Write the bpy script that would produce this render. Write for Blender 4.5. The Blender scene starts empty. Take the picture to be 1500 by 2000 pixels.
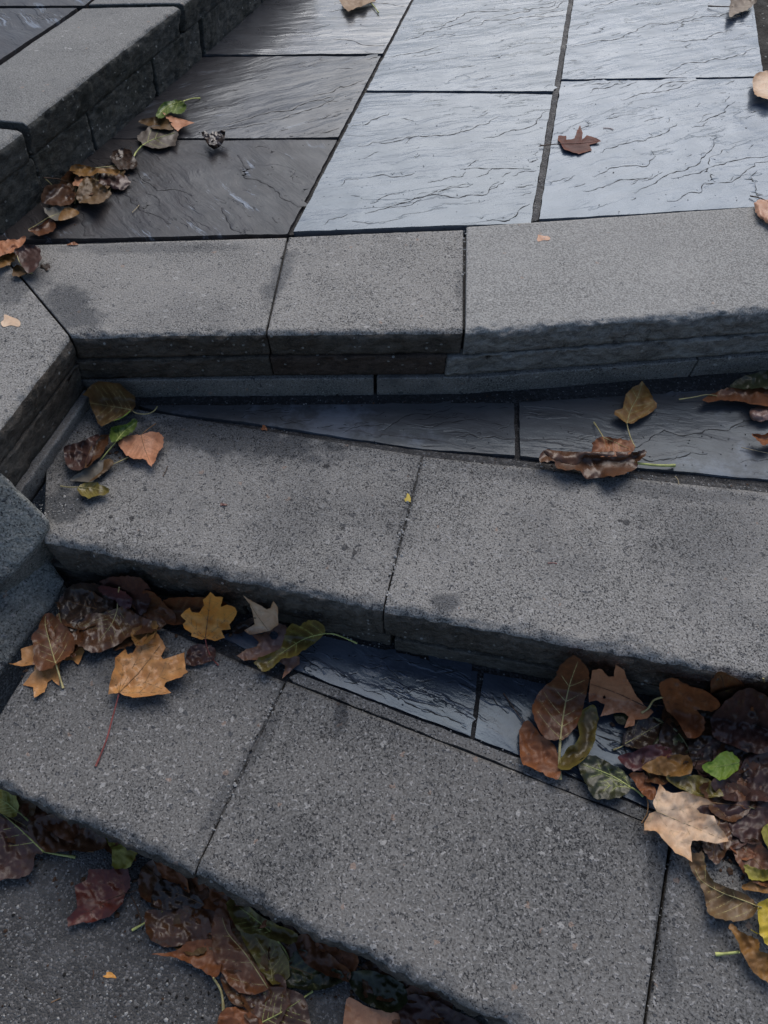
import bpy, bmesh, math, random
import numpy as np
from mathutils import Vector, Matrix, noise
from mathutils.geometry import delaunay_2d_cdt
random.seed(7)
S = bpy.context.scene
COL = S.collection

# ---------------------------------------------------------------- camera
PITCH = math.radians(52.0)      # below the horizon
CAMH = 0.80                     # metres above the upper landing
FPX = 1444.0                    # focal length in pixels of a 1500 x 2000 frame
cam = bpy.data.cameras.new('camera')
cam_o = bpy.data.objects.new('camera', cam)
COL.objects.link(cam_o)
cam.sensor_fit = 'VERTICAL'
cam.angle = 2 * math.atan(1000 / FPX)
cam.clip_start = 0.02
cam.clip_end = 500
cam_o.location = (0, 0, CAMH)
cam_o.rotation_euler = (math.pi / 2 - PITCH, 0, 0)
S.camera = cam_o

# ---------------------------------------------------------------- light
SUN_EL, SUN_AZ = 48.0, 14.0     # degrees above the horizon / to the right of straight ahead
w = bpy.data.worlds.new('World')
S.world = w
w.use_nodes = True
nt = w.node_tree
sky = nt.nodes.new('ShaderNodeTexSky')
sky.sky_type = 'NISHITA'
sky.sun_disc = False
sky.sun_elevation = math.radians(SUN_EL)
sky.sun_rotation = math.radians(SUN_AZ)
sky.air_density = 1.0
sky.dust_density = 2.3
sky.ozone_density = 2.0
nt.links.new(sky.outputs[0], nt.nodes['Background'].inputs[0])
nt.nodes['Background'].inputs[1].default_value = 0.085
sun = bpy.data.lights.new('sun', 'SUN')
sun.energy = 1.4
sun.angle = math.radians(60)
sun.color = (1.0, 0.95, 0.89)
sun_o = bpy.data.objects.new('sun', sun)
COL.objects.link(sun_o)
d = Vector((math.sin(math.radians(SUN_AZ)) * math.cos(math.radians(SUN_EL)),
            math.cos(math.radians(SUN_AZ)) * math.cos(math.radians(SUN_EL)), math.sin(math.radians(SUN_EL))))
sun_o.rotation_euler = d.to_track_quat('Z', 'Y').to_euler()
sun_o.location = d * 5
S.view_settings.view_transform = 'Standard'
S.view_settings.look = 'None'
S.view_settings.exposure = 0.33
S.view_settings.gamma = 1.0
S.cycles.max_bounces = 4
S.cycles.diffuse_bounces = 2
S.cycles.glossy_bounces = 2
S.cycles.transmission_bounces = 0
S.cycles.caustics_reflective = False

# ---------------------------------------------------------------- helpers
FW = np.array([0, math.cos(PITCH), -math.sin(PITCH)])
UPV = np.array([0, math.sin(PITCH), math.cos(PITCH)])
CAM = np.array([0, 0, CAMH])

def ray(px, py):
    v = FW * FPX + np.array([1.0, 0, 0]) * (px - 750) + UPV * (1000 - py)
    return v / np.linalg.norm(v)

def at(px, py, z):
    r = ray(px, py)
    return CAM + r * ((z - CAMH) / r[2])

def rays(Q):
    v = FW[None] * FPX + np.array([[1.0, 0, 0]]) * (Q[:, 0:1] - 750) + UPV[None] * (1000 - Q[:, 1:2])
    return v / np.linalg.norm(v, axis=1)[:, None]

Z0, Z2, Z3, Z4, ZQ = 0.0, -0.15, -0.28, -0.41, 0.15   # landing, two treads, ground, higher landing

def xy(p, z):
    q = at(p[0], p[1], z)
    return np.array([q[0], q[1]])

def fbm(x, y, z, o=4):
    return noise.fractal(Vector((x, y, z)), 0.9, 2.1, o)

def new_obj(name, verts, faces, mats, parent=None, mat_idx=None, smooth=True):
    me = bpy.data.meshes.new(name)
    me.from_pydata([tuple(map(float, v)) for v in verts], [], faces)
    for m in (mats if isinstance(mats, (list, tuple)) else [mats]):
        me.materials.append(m)
    if mat_idx is not None:
        me.polygons.foreach_set('material_index', mat_idx)
    if smooth:
        me.polygons.foreach_set('use_smooth', [True] * len(me.polygons))
    me.update()
    o = bpy.data.objects.new(name, me)
    COL.objects.link(o)
    if parent is not None:
        o.parent = parent
        o.matrix_parent_inverse = Matrix.Translation(parent.location).inverted()
    return o

def thing(name, label, cat, loc, group=None):
    o = bpy.data.objects.new(name, None)
    o.empty_display_size = 0.03
    COL.objects.link(o)
    o.location = [float(c) for c in loc]
    o['label'] = label
    o['category'] = cat
    if group:
        o['group'] = group
    return o

# ---------------------------------------------------------------- materials
class NT:
    def __init__(s, name):
        s.m = bpy.data.materials.new(name)
        s.m.use_nodes = True
        s.t = s.m.node_tree
        s.b = s.t.nodes['Principled BSDF']
        tc = s.t.nodes.new('ShaderNodeTexCoord')
        s.co = tc.outputs['Object']
    def n(s, kind, **kw):
        nd = s.t.nodes.new('ShaderNode' + kind)
        for k, v in kw.items():
            setattr(nd, k, v)
        return nd
    def put(s, sock, v):
        if hasattr(v, 'is_output') or isinstance(v, bpy.types.NodeSocket):
            s.t.links.new(v, sock)
        elif isinstance(v, (tuple, list)) and len(v) == 3 and sock.type == 'RGBA':
            sock.default_value = (*v, 1)
        else:
            sock.default_value = v
    def math(s, op, a, b=0.0, c=0.0, clamp=False):
        nd = s.n('Math', operation=op, use_clamp=clamp)
        s.put(nd.inputs[0], a); s.put(nd.inputs[1], b); s.put(nd.inputs[2], c)
        return nd.outputs[0]
    def noise(s, co, scale, detail=4, rough=0.55, dist=0.0):
        nd = s.n('TexNoise')
        s.put(nd.inputs['Vector'], co)
        nd.inputs['Scale'].default_value = scale
        nd.inputs['Detail'].default_value = detail
        nd.inputs['Roughness'].default_value = rough
        nd.inputs['Distortion'].default_value = dist
        return nd.outputs['Fac']
    def voro(s, co, scale, feature='F1', rnd=1.0):
        nd = s.n('TexVoronoi', feature=feature)
        s.put(nd.inputs['Vector'], co)
        nd.inputs['Scale'].default_value = scale
        nd.inputs['Randomness'].default_value = rnd
        return nd
    def ramp(s, v, a, b, lo=0.0, hi=1.0, smooth=True):
        nd = s.n('MapRange', interpolation_type='SMOOTHSTEP' if smooth else 'LINEAR')
        s.put(nd.inputs[0], v)
        nd.inputs[1].default_value = a; nd.inputs[2].default_value = b
        nd.inputs[3].default_value = lo; nd.inputs[4].default_value = hi
        return nd.outputs[0]
    def mix(s, f, a, b, mode='MIX'):
        nd = s.n('Mix', data_type='RGBA', blend_type=mode)
        s.put(nd.inputs[0], f); s.put(nd.inputs[6], a); s.put(nd.inputs[7], b)
        return nd.outputs[2]
    def mapv(s, co, scale=(1, 1, 1), rot=(0, 0, 0), loc=(0, 0, 0)):
        nd = s.n('Mapping')
        s.put(nd.inputs['Vector'], co)
        nd.inputs['Scale'].default_value = scale
        nd.inputs['Rotation'].default_value = rot
        nd.inputs['Location'].default_value = loc
        return nd.outputs[0]
    def sep(s, v):
        nd = s.n('SeparateColor')
        s.put(nd.inputs[0], v)
        return nd.outputs
    def bump(s, h, dist, strength=1.0, normal=None):
        nd = s.n('Bump')
        s.put(nd.inputs['Height'], h)
        nd.inputs['Distance'].default_value = dist
        nd.inputs['Strength'].default_value = strength
        if normal is not None:
            s.put(nd.inputs['Normal'], normal)
        return nd.outputs[0]

def concrete(name, base, dark=0.22, light=0.10, wet=0.5, tint=(0.30, 0.26, 0.23), cell=190, spec=0.35, seed=0, blur=0.0, stains=()):
    """exposed aggregate concrete: fines, dark and light grains, a few coloured pebbles, damp patches"""
    s = NT(name)
    co = s.mapv(s.co, loc=(seed * 3.1, seed * 1.7, seed))
    big = s.noise(co, 5.0, 4, 0.6)
    mid = s.noise(co, 42.0, 3, 0.6)
    fine = s.noise(co, cell * 1.9, 2, 0.65)
    pits = s.noise(s.mapv(co, (1.25, 1, 1), (0, 0, 0.5), (3, 7, 1)), cell * 1.6, 2, 0.7)
    blot = s.noise(s.mapv(co, loc=(9, 2, 4)), cell * 0.5, 2, 0.6)
    grn = s.noise(s.mapv(co, loc=(1, 5, 8)), cell * 1.0, 1.5, 0.6)
    oi = s.n('ObjectInfo')
    c = s.mix(s.ramp(big, 0.32, 0.68), [v * 0.76 for v in base], [v * 1.24 for v in tint])
    c = s.mix(s.math('MULTIPLY', oi.outputs['Random'], 0.22), c, [v * 0.55 for v in base])
    c = s.mix(s.ramp(mid, 0.3, 0.75, 0.0, 0.45), c, [v * 0.66 for v in base])
    c = s.mix(s.ramp(fine, 0.32, 0.68, 0.0, 0.85), s.mix(1.0, c, (0.70, 0.70, 0.70), 'MULTIPLY'), [v * 1.45 for v in base])
    lt = s.ramp(grn, 0.70 - light, 0.78 - light, 0, 0.75 - blur)
    c = s.mix(lt, c, (0.40, 0.39, 0.38))
    pits = s.math('ADD', pits, s.math('ADD', s.math('MULTIPLY_ADD', mid, 0.20, -0.10), s.math('MULTIPLY_ADD', big, 0.18, -0.09)))
    pit = s.ramp(pits, 0.26 + dark * 0.62, 0.20 + dark * 0.62, 0, 0.88 - blur)
    c = s.mix(pit, c, (0.022, 0.023, 0.027))
    blo = s.ramp(blot, 0.27 + dark * 0.35, 0.23 + dark * 0.35, 0, 0.7 - blur)
    c = s.mix(blo, c, (0.045, 0.050, 0.060))
    warp = s.n('VectorMath', operation='ADD')
    nz = s.n('TexNoise'); s.put(nz.inputs['Vector'], co); nz.inputs['Scale'].default_value = 160; nz.inputs['Detail'].default_value = 1
    sc = s.n('VectorMath', operation='SCALE'); s.put(sc.inputs[0], nz.outputs['Color']); sc.inputs[3].default_value = 0.010
    s.put(warp.inputs[0], co); s.put(warp.inputs[1], sc.outputs[0])
    v2 = s.voro(warp.outputs[0], cell * 0.45)
    r2 = s.sep(v2.outputs['Color'])
    b2 = s.math('LESS_THAN', v2.outputs['Distance'], s.math('MULTIPLY_ADD', r2[2], 0.30, 0.08))
    c = s.mix(s.math('MULTIPLY', s.math('MULTIPLY', b2, s.math('GREATER_THAN', r2[0], 0.955)), 0.7), c, (0.46, 0.45, 0.43))
    c = s.mix(s.math('MULTIPLY', s.math('MULTIPLY', b2, s.math('LESS_THAN', r2[0], 0.03)), 0.45), c, (0.38, 0.25, 0.18))
    damp = s.ramp(s.noise(co, 3.4, 6, 0.66), 0.50, 0.68, 0.0, wet)
    wob = s.noise(co, 26, 5, 0.7)
    for (sx, sy, r, ax, an, amt) in stains:      # water marks and dirty blots, each where it lies
        mp = s.n('Mapping', vector_type='TEXTURE')
        s.put(mp.inputs['Vector'], s.co)
        mp.inputs['Location'].default_value = (sx, sy, 0); mp.inputs['Rotation'].default_value = (0, 0, an); mp.inputs['Scale'].default_value = (r * ax, r, 10)
        ln = s.n('VectorMath', operation='LENGTH'); s.put(ln.inputs[0], mp.outputs[0])
        dd = s.math('ADD', ln.outputs['Value'], s.math('MULTIPLY_ADD', wob, 2.2, -1.1))
        damp = s.math('MAXIMUM', damp, s.ramp(dd, 1.15, 0.45, 0.0, amt))
    c = s.mix(damp, c, s.mix(1.0, c, (0.21, 0.24, 0.29), 'MULTIPLY'))
    s.put(s.b.inputs['Base Color'], c)
    s.put(s.b.inputs['Roughness'], s.math('MULTIPLY_ADD', damp, -0.12, 0.68))
    s.b.inputs['Specular IOR Level'].default_value = spec
    h = s.math('ADD', fine, s.math('SUBTRACT', s.math('MULTIPLY', lt, 0.6), s.math('ADD', pit, blo)))
    s.put(s.b.inputs['Normal'], s.bump(s.math('ADD', h, mid), 0.0011, 0.9))
    return s.m

def splitface(name, base, brown, seed=0, stain=0.5):
    """rough split face of the same concrete"""
    s = NT(name)
    co = s.mapv(s.co, loc=(seed * 2.3, seed, seed * 1.1))
    big = s.noise(co, 7.0, 5, 0.65)
    mid = s.noise(s.mapv(co, (1, 1, 2.2)), 46.0, 6, 0.7)
    fine = s.noise(co, 330.0, 3, 0.7)
    c = s.mix(s.ramp(big, 0.35, 0.7), base, brown)
    c = s.mix(s.ramp(mid, 0.35, 0.62), s.mix(1.0, c, (0.45, 0.45, 0.46), 'MULTIPLY'), c)
    c = s.mix(s.ramp(fine, 0.45, 0.85, 0, 0.6), c, [v * 1.8 for v in base])
    v = s.voro(co, 120)
    r = s.sep(v.outputs['Color'])
    lt = s.math('MULTIPLY', s.math('LESS_THAN', v.outputs['Distance'], 0.3), s.math('GREATER_THAN', r[0], 0.93))
    c = s.mix(s.math('MULTIPLY', lt, 0.7), c, (0.42, 0.42, 0.40))
    moss = s.ramp(s.noise(co, 11.0, 6, 0.7), 0.52, 0.7, 0, stain)
    c = s.mix(moss, c, (0.022, 0.024, 0.019))
    s.put(s.b.inputs['Base Color'], c)
    s.b.inputs['Roughness'].default_value = 0.75
    s.b.inputs['Specular IOR Level'].default_value = 0.25
    h = s.math('ADD', mid, s.math('MULTIPLY', fine, 0.25))
    s.put(s.b.inputs['Normal'], s.bump(h, 0.008, 1.0))
    return s.m

def slate(name, c1, c2, rot=20.0, rough=0.27, coat=0.6, seed=0, streak=0.0, terr=11.0, spec=0.6, pale=0.0, rel=1.0):
    """wet riven slate: stepped cleft layers, dark lines in the steps, thin water film"""
    s = NT(name)
    off = (seed * 1.37, seed * 0.71, seed * 0.5)
    co = s.mapv(s.co, (1, 1, 1), (0, 0, math.radians(-rot)), off)
    cw = s.n('VectorMath', operation='ADD')
    nz = s.n('TexNoise'); s.put(nz.inputs['Vector'], co); nz.inputs['Scale'].default_value = 7.0; nz.inputs['Detail'].default_value = 5
    sb = s.n('VectorMath', operation='SUBTRACT'); s.put(sb.inputs[0], nz.outputs['Color']); sb.inputs[1].default_value = (0.5, 0.5, 0.5)
    sc = s.n('VectorMath', operation='SCALE'); s.put(sc.inputs[0], sb.outputs[0]); sc.inputs[3].default_value = 0.06
    s.put(cw.inputs[0], co); s.put(cw.inputs[1], sc.outputs[0])
    cs = s.mapv(cw.outputs[0], (1.1, 6.5, 4))
    n1 = s.noise(cs, 1.0, 6, 0.58)
    t = s.math('MULTIPLY', n1, terr)
    fl = s.math('FLOOR', t)
    fr = s.math('FRACT', t)
    # a second mask breaks the scarps so that they start and stop
    brk = s.ramp(s.noise(co, 7.0, 2), 0.50, 0.62)
    edge = s.ramp(fr, 0.80, 1.0)
    terr_h = s.math('ADD', s.math('MULTIPLY', t, 0.25), s.math('MULTIPLY', s.math('ADD', fl, edge), 0.75))
    terr_h = s.math('ADD', s.math('MULTIPLY', t, s.math('SUBTRACT', 1.0, brk)), s.math('MULTIPLY', terr_h, brk))
    crack = s.math('MULTIPLY', s.ramp(fr, 0.94, 0.985), s.math('MULTIPLY', brk, 0.6 * rel * rel))
    n2 = s.noise(s.mapv(cw.outputs[0], (14, 60, 30)), 1.0, 4, 0.6)
    n3 = s.noise(co, 170.0, 2, 0.6)
    h = s.math('ADD', s.math('MULTIPLY', terr_h, 0.5), s.math('ADD', s.math('MULTIPLY', n2, 0.22), s.math('MULTIPLY', n3, 0.10)))
    col = s.mix(s.ramp(s.noise(co, 3.2, 6, 0.6), 0.35, 0.66), c1, c2)
    col = s.mix(s.ramp(n2, 0.35, 0.7, 0.0, 0.5), col, [v * 1.5 for v in c1])
    if pale:
        col = s.mix(s.ramp(s.noise(co, 5.0, 6, 0.7), 0.5, 0.62, 0, pale), col, (0.20, 0.22, 0.26))
    col = s.mix(s.math('MULTIPLY', crack, 0.85), col, (0.012, 0.013, 0.015))
    v = s.voro(co, 95)
    r = s.sep(v.outputs['Color'])
    sp = s.math('MULTIPLY', s.math('LESS_THAN', v.outputs['Distance'], 0.16), s.math('LESS_THAN', r[0], 0.09))
    col = s.mix(s.math('MULTIPLY', sp, 0.8), col, (0.015, 0.014, 0.013))
    rg = s.math('ADD', s.ramp(s.noise(co, 12.0, 5, 0.6), 0.3, 0.7, rough - 0.05, rough + 0.09), s.math('MULTIPLY', s.math('MAXIMUM', crack, sp), 0.4))
    ct = s.math('MULTIPLY', s.math('SUBTRACT', 1.0, s.math('MAXIMUM', crack, sp)), coat)
    if streak:
        st = s.math('MULTIPLY', s.ramp(s.noise(s.mapv(cw.outputs[0], (5.0, 42, 12), loc=(2, 5, 1)), 1.0, 6, 0.75), 0.56, 0.62), s.ramp(s.noise(co, 7), 0.48, 0.60))
        col = s.mix(s.math('MULTIPLY', st, streak), col, (0.24, 0.27, 0.32))  # pale veins, also painting in ledges that catch the light
    s.put(s.b.inputs['Base Color'], col)
    s.put(s.b.inputs['Roughness'], rg)
    s.b.inputs['Specular IOR Level'].default_value = spec
    s.put(s.b.inputs['Coat Weight'], ct)
    s.b.inputs['Specular Tint'].default_value = (0.55, 0.78, 1.0, 1)  # blue of the sky put into the reflection as a tint
    s.b.inputs['Coat Roughness'].default_value = 0.16
    s.b.inputs['Coat IOR'].default_value = 1.5
    nb = s.bump(h, 0.0022 * rel, 1.0)
    s.put(s.b.inputs['Normal'], nb)
    s.put(s.b.inputs['Coat Normal'], s.bump(h, 0.0016 * rel, 1.0))
    return s.m

LEDGE_FRONT = None

def ledges(slab_o, pts_px, zt, mat, ang, n_long, n_short, seed, hmax=0.0010):
    """the little scarps of riven slate: each a wandering step, steep on one side, dying out on the other"""
    rnd = random.Random(seed)
    P = np.array([xy(p, zt) for p in pts_px])
    lo, hi = P.min(0), P.max(0)
    vs, fs, mi = [], [], []
    k = 0
    tries = 0
    while k < n_long + n_short and tries < 4000:
        tries += 1
        p = np.array([rnd.uniform(lo[0], hi[0]), rnd.uniform(lo[1], hi[1])])
        if not inside(p[None], P)[0]:
            continue
        longl = k < n_long
        L = rnd.uniform(0.10, 0.50) if longl else 0.008 + 0.07 * rnd.random() ** 2
        a0 = math.radians(ang + rnd.gauss(0, 6))
        hgt = hmax * (rnd.uniform(0.6, 1.0) if longl else rnd.uniform(0.25, 0.75))
        stp = 0.005 if longl else 0.003
        pts = []
        a = a0
        q = p.copy()
        side = rnd.choice((-1, 1))
        for i in range(int(L / stp) + 2):
            pts.append(q.copy())
            a += rnd.gauss(0, 0.25) - 0.28 * (a - a0)
            if rnd.random() < 0.03:
                a += rnd.choice((-1, 1)) * rnd.uniform(0.5, 1.0)
            q = q + np.array([math.cos(a), math.sin(a)]) * stp
        pts = np.array(pts)
        ins = inside(pts, P) & (dist_poly(pts, P) > 0.006)
        if not ins.all():
            j = int(np.argmin(ins)); pts = pts[:j]
        if len(pts) < 4:
            continue
        k += 1
        n = len(pts)
        up = rnd.random() < 0.95
        rows = []
        for i in range(n):
            t = i / (n - 1)
            tg = pts[min(n - 1, i + 1)] - pts[max(0, i - 1)]
            nn = np.array([tg[1], -tg[0]]) / (np.linalg.norm(tg) + 1e-9)
            if nn[1] > 0:
                nn = -nn                      # towards the viewer's side
            if not up:
                nn = -nn
            h = hgt * (1 - (2 * t - 1) ** 4) * (0.55 + 0.45 * math.sin(i * 0.9 + seed + k) * rnd.uniform(0.4, 1))
            zg = zt + slab_z(slab_o, pts[i])
            b = 0.022 if longl else 0.012
            row = []
            for off, hh in ((0.0025 * (h / hgt) * (1 if longl else 0.65) + 0.0003, 0.0002), (0.0, 0.0002 + max(h, 0.0002)), (-b * 0.4, h * 0.45), (-b, -0.0004)):
                c = pts[i] + nn * off
                row.append(len(vs)); vs.append((c[0], c[1], zg + hh))
            rows.append(row)
        for r0, r1 in zip(rows[:-1], rows[1:]):
            for j in range(3):
                fs.append((r0[j], r0[j + 1], r1[j + 1], r1[j])); mi.append(1 if j == 0 else 0)
    o = new_obj('cleft_ledges', vs, fs, [mat, LEDGE_FRONT], slab_o, mi)
    bm_ = bmesh.new(); bm_.from_mesh(o.data)
    for f in bm_.faces:
        f.normal_update()
        if f.normal.z < 0:
            f.normal_flip()
    bm_.to_mesh(o.data); bm_.free()
    o['kind'] = 'stuff'
    return o

def slab_z(o, p):
    sd, und, tl, c = o['_z'][0], o['_z'][1], (o['_z'][2], o['_z'][3]), (o['_z'][4], o['_z'][5])
    x, y = p
    return fbm(x * 5 + sd, y * 5, sd, 3) * und + fbm(x * 22, y * 22, sd, 2) * und * 0.35 + tl[0] * (x - c[0]) + tl[1] * (y - c[1])

def mortar(name, c, sc=240, rough=0.8, wet=0.4):
    s = NT(name)
    n1 = s.noise(s.co, 14, 6, 0.65)
    v = s.voro(s.co, sc)
    r = s.sep(v.outputs['Color'])
    n2 = s.noise(s.co, 420, 3, 0.7)
    col = s.mix(s.ramp(n1, 0.3, 0.7), c, [x * 0.5 for x in c])
    col = s.mix(s.ramp(r[0], 0.6, 1.0, 0, 0.55), col, [x * 2.4 for x in c])
    lt = s.math('MULTIPLY', s.math('LESS_THAN', v.outputs['Distance'], 0.33), s.math('GREATER_THAN', r[1], 0.95))
    col = s.mix(s.math('MULTIPLY', lt, 0.8), col, (0.34, 0.34, 0.33))
    s.put(s.b.inputs['Base Color'], col)
    s.put(s.b.inputs['Roughness'], s.ramp(n1, 0.4, 0.65, rough, rough - wet))
    s.b.inputs['Specular IOR Level'].default_value = 0.35
    h = s.math('ADD', s.math('MULTIPLY', v.outputs['Distance'], -0.8), s.math('MULTIPLY', n2, 0.6))
    s.put(s.b.inputs['Normal'], s.bump(h, 0.003, 0.9))
    return s.m

def leafmat(name, c1, c2, spot=(0.02, 0.012, 0.008), rough=0.42, coat=0.25, vein=None, spots=0.4, edge=None, spec=0.4):
    """leaf blade: two blotchy tones, decay spots, raised veins from the mesh, thin wet film"""
    s = NT(name)
    oi = s.n('ObjectInfo')
    mul = s.math('MULTIPLY', oi.outputs['Random'], 37.0)
    cmb = s.n('CombineXYZ')
    s.put(cmb.inputs[0], mul); s.put(cmb.inputs[1], mul)
    va = s.n('VectorMath', operation='ADD')
    s.put(va.inputs[0], s.co); s.put(va.inputs[1], cmb.outputs[0])
    co = va.outputs[0]
    n1 = s.noise(co, 34, 5, 0.55, 0.4)
    n2 = s.noise(co, 210, 5, 0.65)
    col = s.mix(s.ramp(n1, 0.25, 0.75), c1, c2)
    if edge is not None:
        ae = s.n('Attribute', attribute_name='edge')
        col = s.mix(s.math('MULTIPLY', ae.outputs['Fac'], s.ramp(n1, 0.3, 0.6, 0.2, 1.0)), col, edge)
    col = s.mix(s.ramp(n2, 0.42, 0.8, 0.0, 0.35), col, [x * 0.4 for x in c1])
    sp = s.ramp(s.noise(co, 85, 6, 0.72), 0.57, 0.68, 0, spots)
    col = s.mix(sp, col, spot)
    av = s.n('Attribute', attribute_name='vein')
    vc = vein if vein is not None else [min(1, x * 1.7 + 0.02) for x in c1]
    col = s.mix(s.math('MULTIPLY', av.outputs['Fac'], 0.55), col, vc)
    s.put(s.b.inputs['Base Color'], col)
    s.put(s.b.inputs['Roughness'], s.ramp(n1, 0.3, 0.7, rough - 0.08, rough + 0.12))
    s.b.inputs['Specular IOR Level'].default_value = spec
    s.put(s.b.inputs['Coat Weight'], s.ramp(s.noise(co, 30, 3), 0.3, 0.7, coat * 0.45, coat * 0.7))
    s.b.inputs['Coat Roughness'].default_value = 0.32
    hh = s.math('ADD', s.math('MULTIPLY', n2, 1.0), s.math('MULTIPLY', av.outputs['Fac'], 0.5))
    s.put(s.b.inputs['Normal'], s.bump(hh, 0.0006, 0.7))
    return s.m

def plain(name, c, rough=0.5, var=0.35):
    s = NT(name)
    n1 = s.noise(s.co, 90, 4)
    s.put(s.b.inputs['Base Color'], s.mix(s.ramp(n1, 0.3, 0.7), [x * (1 - var) for x in c], [min(1, x * (1 + var * 0.5)) for x in c]))
    s.b.inputs['Roughness'].default_value = rough
    s.b.inputs['Specular IOR Level'].default_value = 0.35
    return s.m

# ---------------------------------------------------------------- stones
def block(name, quad, zpx, zt, thick, mats, parent, rn=0.018, rv=None, amp=0.004, du=0.006, dv=0.006, top_amp=0.0007,
          ew=0.0025, inset=0.0, seed=0.0, lean=0.010, tilt=0.0, depth=None, label=None):
    """concrete unit: quad = back-left, back-right, front-right, front-left as seen facing its front (pixels on
    the plane zpx). The profile runs over the top, round the nose, down the rough front and back under."""
    BL, BR, FR, FL = [xy(p, zpx) for p in quad]
    if depth is not None:       # a course under the coping: keep the front line only
        n = np.array([-(FR - FL)[1], (FR - FL)[0]]); n /= np.linalg.norm(n)
        BL, BR = FL + n * depth, FR + n * depth
    if inset:
        for_dir = lambda b, f: (b - f) / np.linalg.norm(b - f)
        FL, FR = FL + for_dir(BL, FL) * inset, FR + for_dir(BR, FR) * inset
    rv = rv or rn * 1.1
    W = max(np.linalg.norm(FR - FL), np.linalg.norm(BR - BL))
    nu = max(4, int(W / du))
    us = [0.0, ew * 0.3 / W, ew / W] + [i / nu for i in range(1, nu) if ew / W * 1.3 < i / nu < 1 - ew / W * 1.3] + [1 - ew / W, 1 - ew * 0.3 / W, 1.0]
    verts, faces, mi = [], [], []
    cols = []
    for u in us:
        edge_in = 0.0
        e = min(u, 1 - u) * W
        if e < ew:
            edge_in = ew * (1 - math.sqrt(max(0.0, 1 - (1 - e / ew) ** 2)))
        B = BL + (BR - BL) * u
        F = FL + (FR - FL) * u
        Ld = np.linalg.norm(F - B)
        dr = (F - B) / Ld
        k = 1 + 0.5 * fbm(F[0] * 14 + seed, F[1] * 14, 3.3, 3)
        r_h, r_v = rn * k, rv * k
        prof = []
        prof.append((0.0, -0.012, 0, 0.0)); prof.append((0.0, -0.003, 0, 0.0)); prof.append((0.003, 0.0, 0, 0.0))
        nt_ = max(2, int((0.3 if depth is None else depth) / dv))
        for i in range(1, nt_):
            prof.append((0.003 + (Ld - r_h - 0.003) * i / nt_, 0.0, 0, 0.0))
        for i in range(0, 9):
            a = math.pi / 2 * i / 8
            prof.append((Ld - r_h + r_h * math.sin(a), -r_v + r_v * math.cos(a), 0 if i < 5 else 1, 0.12 + 0.88 * (i / 8)))
        nf = max(3, int((thick - rv) / dv))
        for i in range(1, nf + 1):
            zz = -rv * 0 - r_v - (thick - r_v) * i / nf
            prof.append((Ld - lean * (i / nf), zz, 1, 1.0 if i < nf else 0.6))
        prof.append((max(0.01, Ld - 0.05), -thick, 1, 0.0))
        prof.append((0.0, -thick, 1, 0.0))
        col = []
        for (dd, zz, m, rr) in prof:
            p = B + dr * dd
            x, y = p
            if rr > 0:
                nn = fbm(x * 24 + seed, y * 24, zz * 34, 4) * amp * 1.0 + fbm(x * 95, y * 95 + seed, zz * 120, 3) * amp * 1.0
                nn -= max(0.0, fbm(x * 21 + seed * 3, y * 21, zz * 30, 3) - 0.25) * amp * 2.2
                p = B + dr * (dd + nn * rr - edge_in * rr)
                if m == 0 or rr < 1:
                    zz += nn * 0.4
            if rr < 1 and dd > 0:
                zz += fbm(x * 9 + seed, y * 9, 1.0, 2) * top_amp + fbm(x * 60, y * 60, seed, 3) * top_amp * 0.5
                zz -= edge_in * (1 - rr)
            if tilt:
                zz += tilt * (u - 0.5)
            col.append(len(verts))
            verts.append((p[0], p[1], zt + zz))
        cols.append((col, [q[2] for q in prof]))
    n = len(cols[0][0])
    for (a, m), (b, _) in zip(cols[:-1], cols[1:]):
        for i in range(n):
            j = (i + 1) % n
            faces.append((a[i], a[j], b[j], b[i]))
            mi.append(m[i] if i < n - 1 else 1)
    faces.append(tuple(reversed(cols[0][0]))); mi.append(1)
    faces.append(tuple(cols[-1][0])); mi.append(1)
    faces = [tuple(reversed(f)) for f in faces]
    o = new_obj(name, verts, faces, mats, parent, mi)
    if label:
        o['label'] = label
    return o

def poly_mesh(pts, step, jitter=0.0):
    """triangulated flat polygon with inner points (2-D)"""
    pts = [np.array(p, float) for p in pts]
    out = []
    for a, b in zip(pts, pts[1:] + pts[:1]):
        L = np.linalg.norm(b - a)
        n = max(1, int(L / step))
        for i in range(n):
            out.append(a + (b - a) * i / n)
    P = np.array(out)
    lo, hi = P.min(0), P.max(0)
    inner = []
    ys = np.arange(lo[1], hi[1], step * 0.87)
    for r, yv in enumerate(ys):
        for xv in np.arange(lo[0] + (step / 2 if r % 2 else 0), hi[0], step):
            inner.append((xv + random.uniform(-.2, .2) * step, yv + random.uniform(-.2, .2) * step))
    inner = np.array(inner) if inner else np.zeros((0, 2))
    if len(inner):
        ins = inside(inner, P)
        inner = inner[ins]
        dd = dist_poly(inner, P) if len(inner) else np.array([])
        inner = inner[dd > step * 0.55] if len(inner) else inner
    V = [Vector((float(p[0]), float(p[1]))) for p in P] + [Vector((float(p[0]), float(p[1]))) for p in inner]
    E = [(i, (i + 1) % len(P)) for i in range(len(P))]
    res = delaunay_2d_cdt(V, E, [list(range(len(P)))], 1, 1e-7)
    return np.array([(v.x, v.y) for v in res[0]]), [tuple(f) for f in res[2]], P

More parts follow.
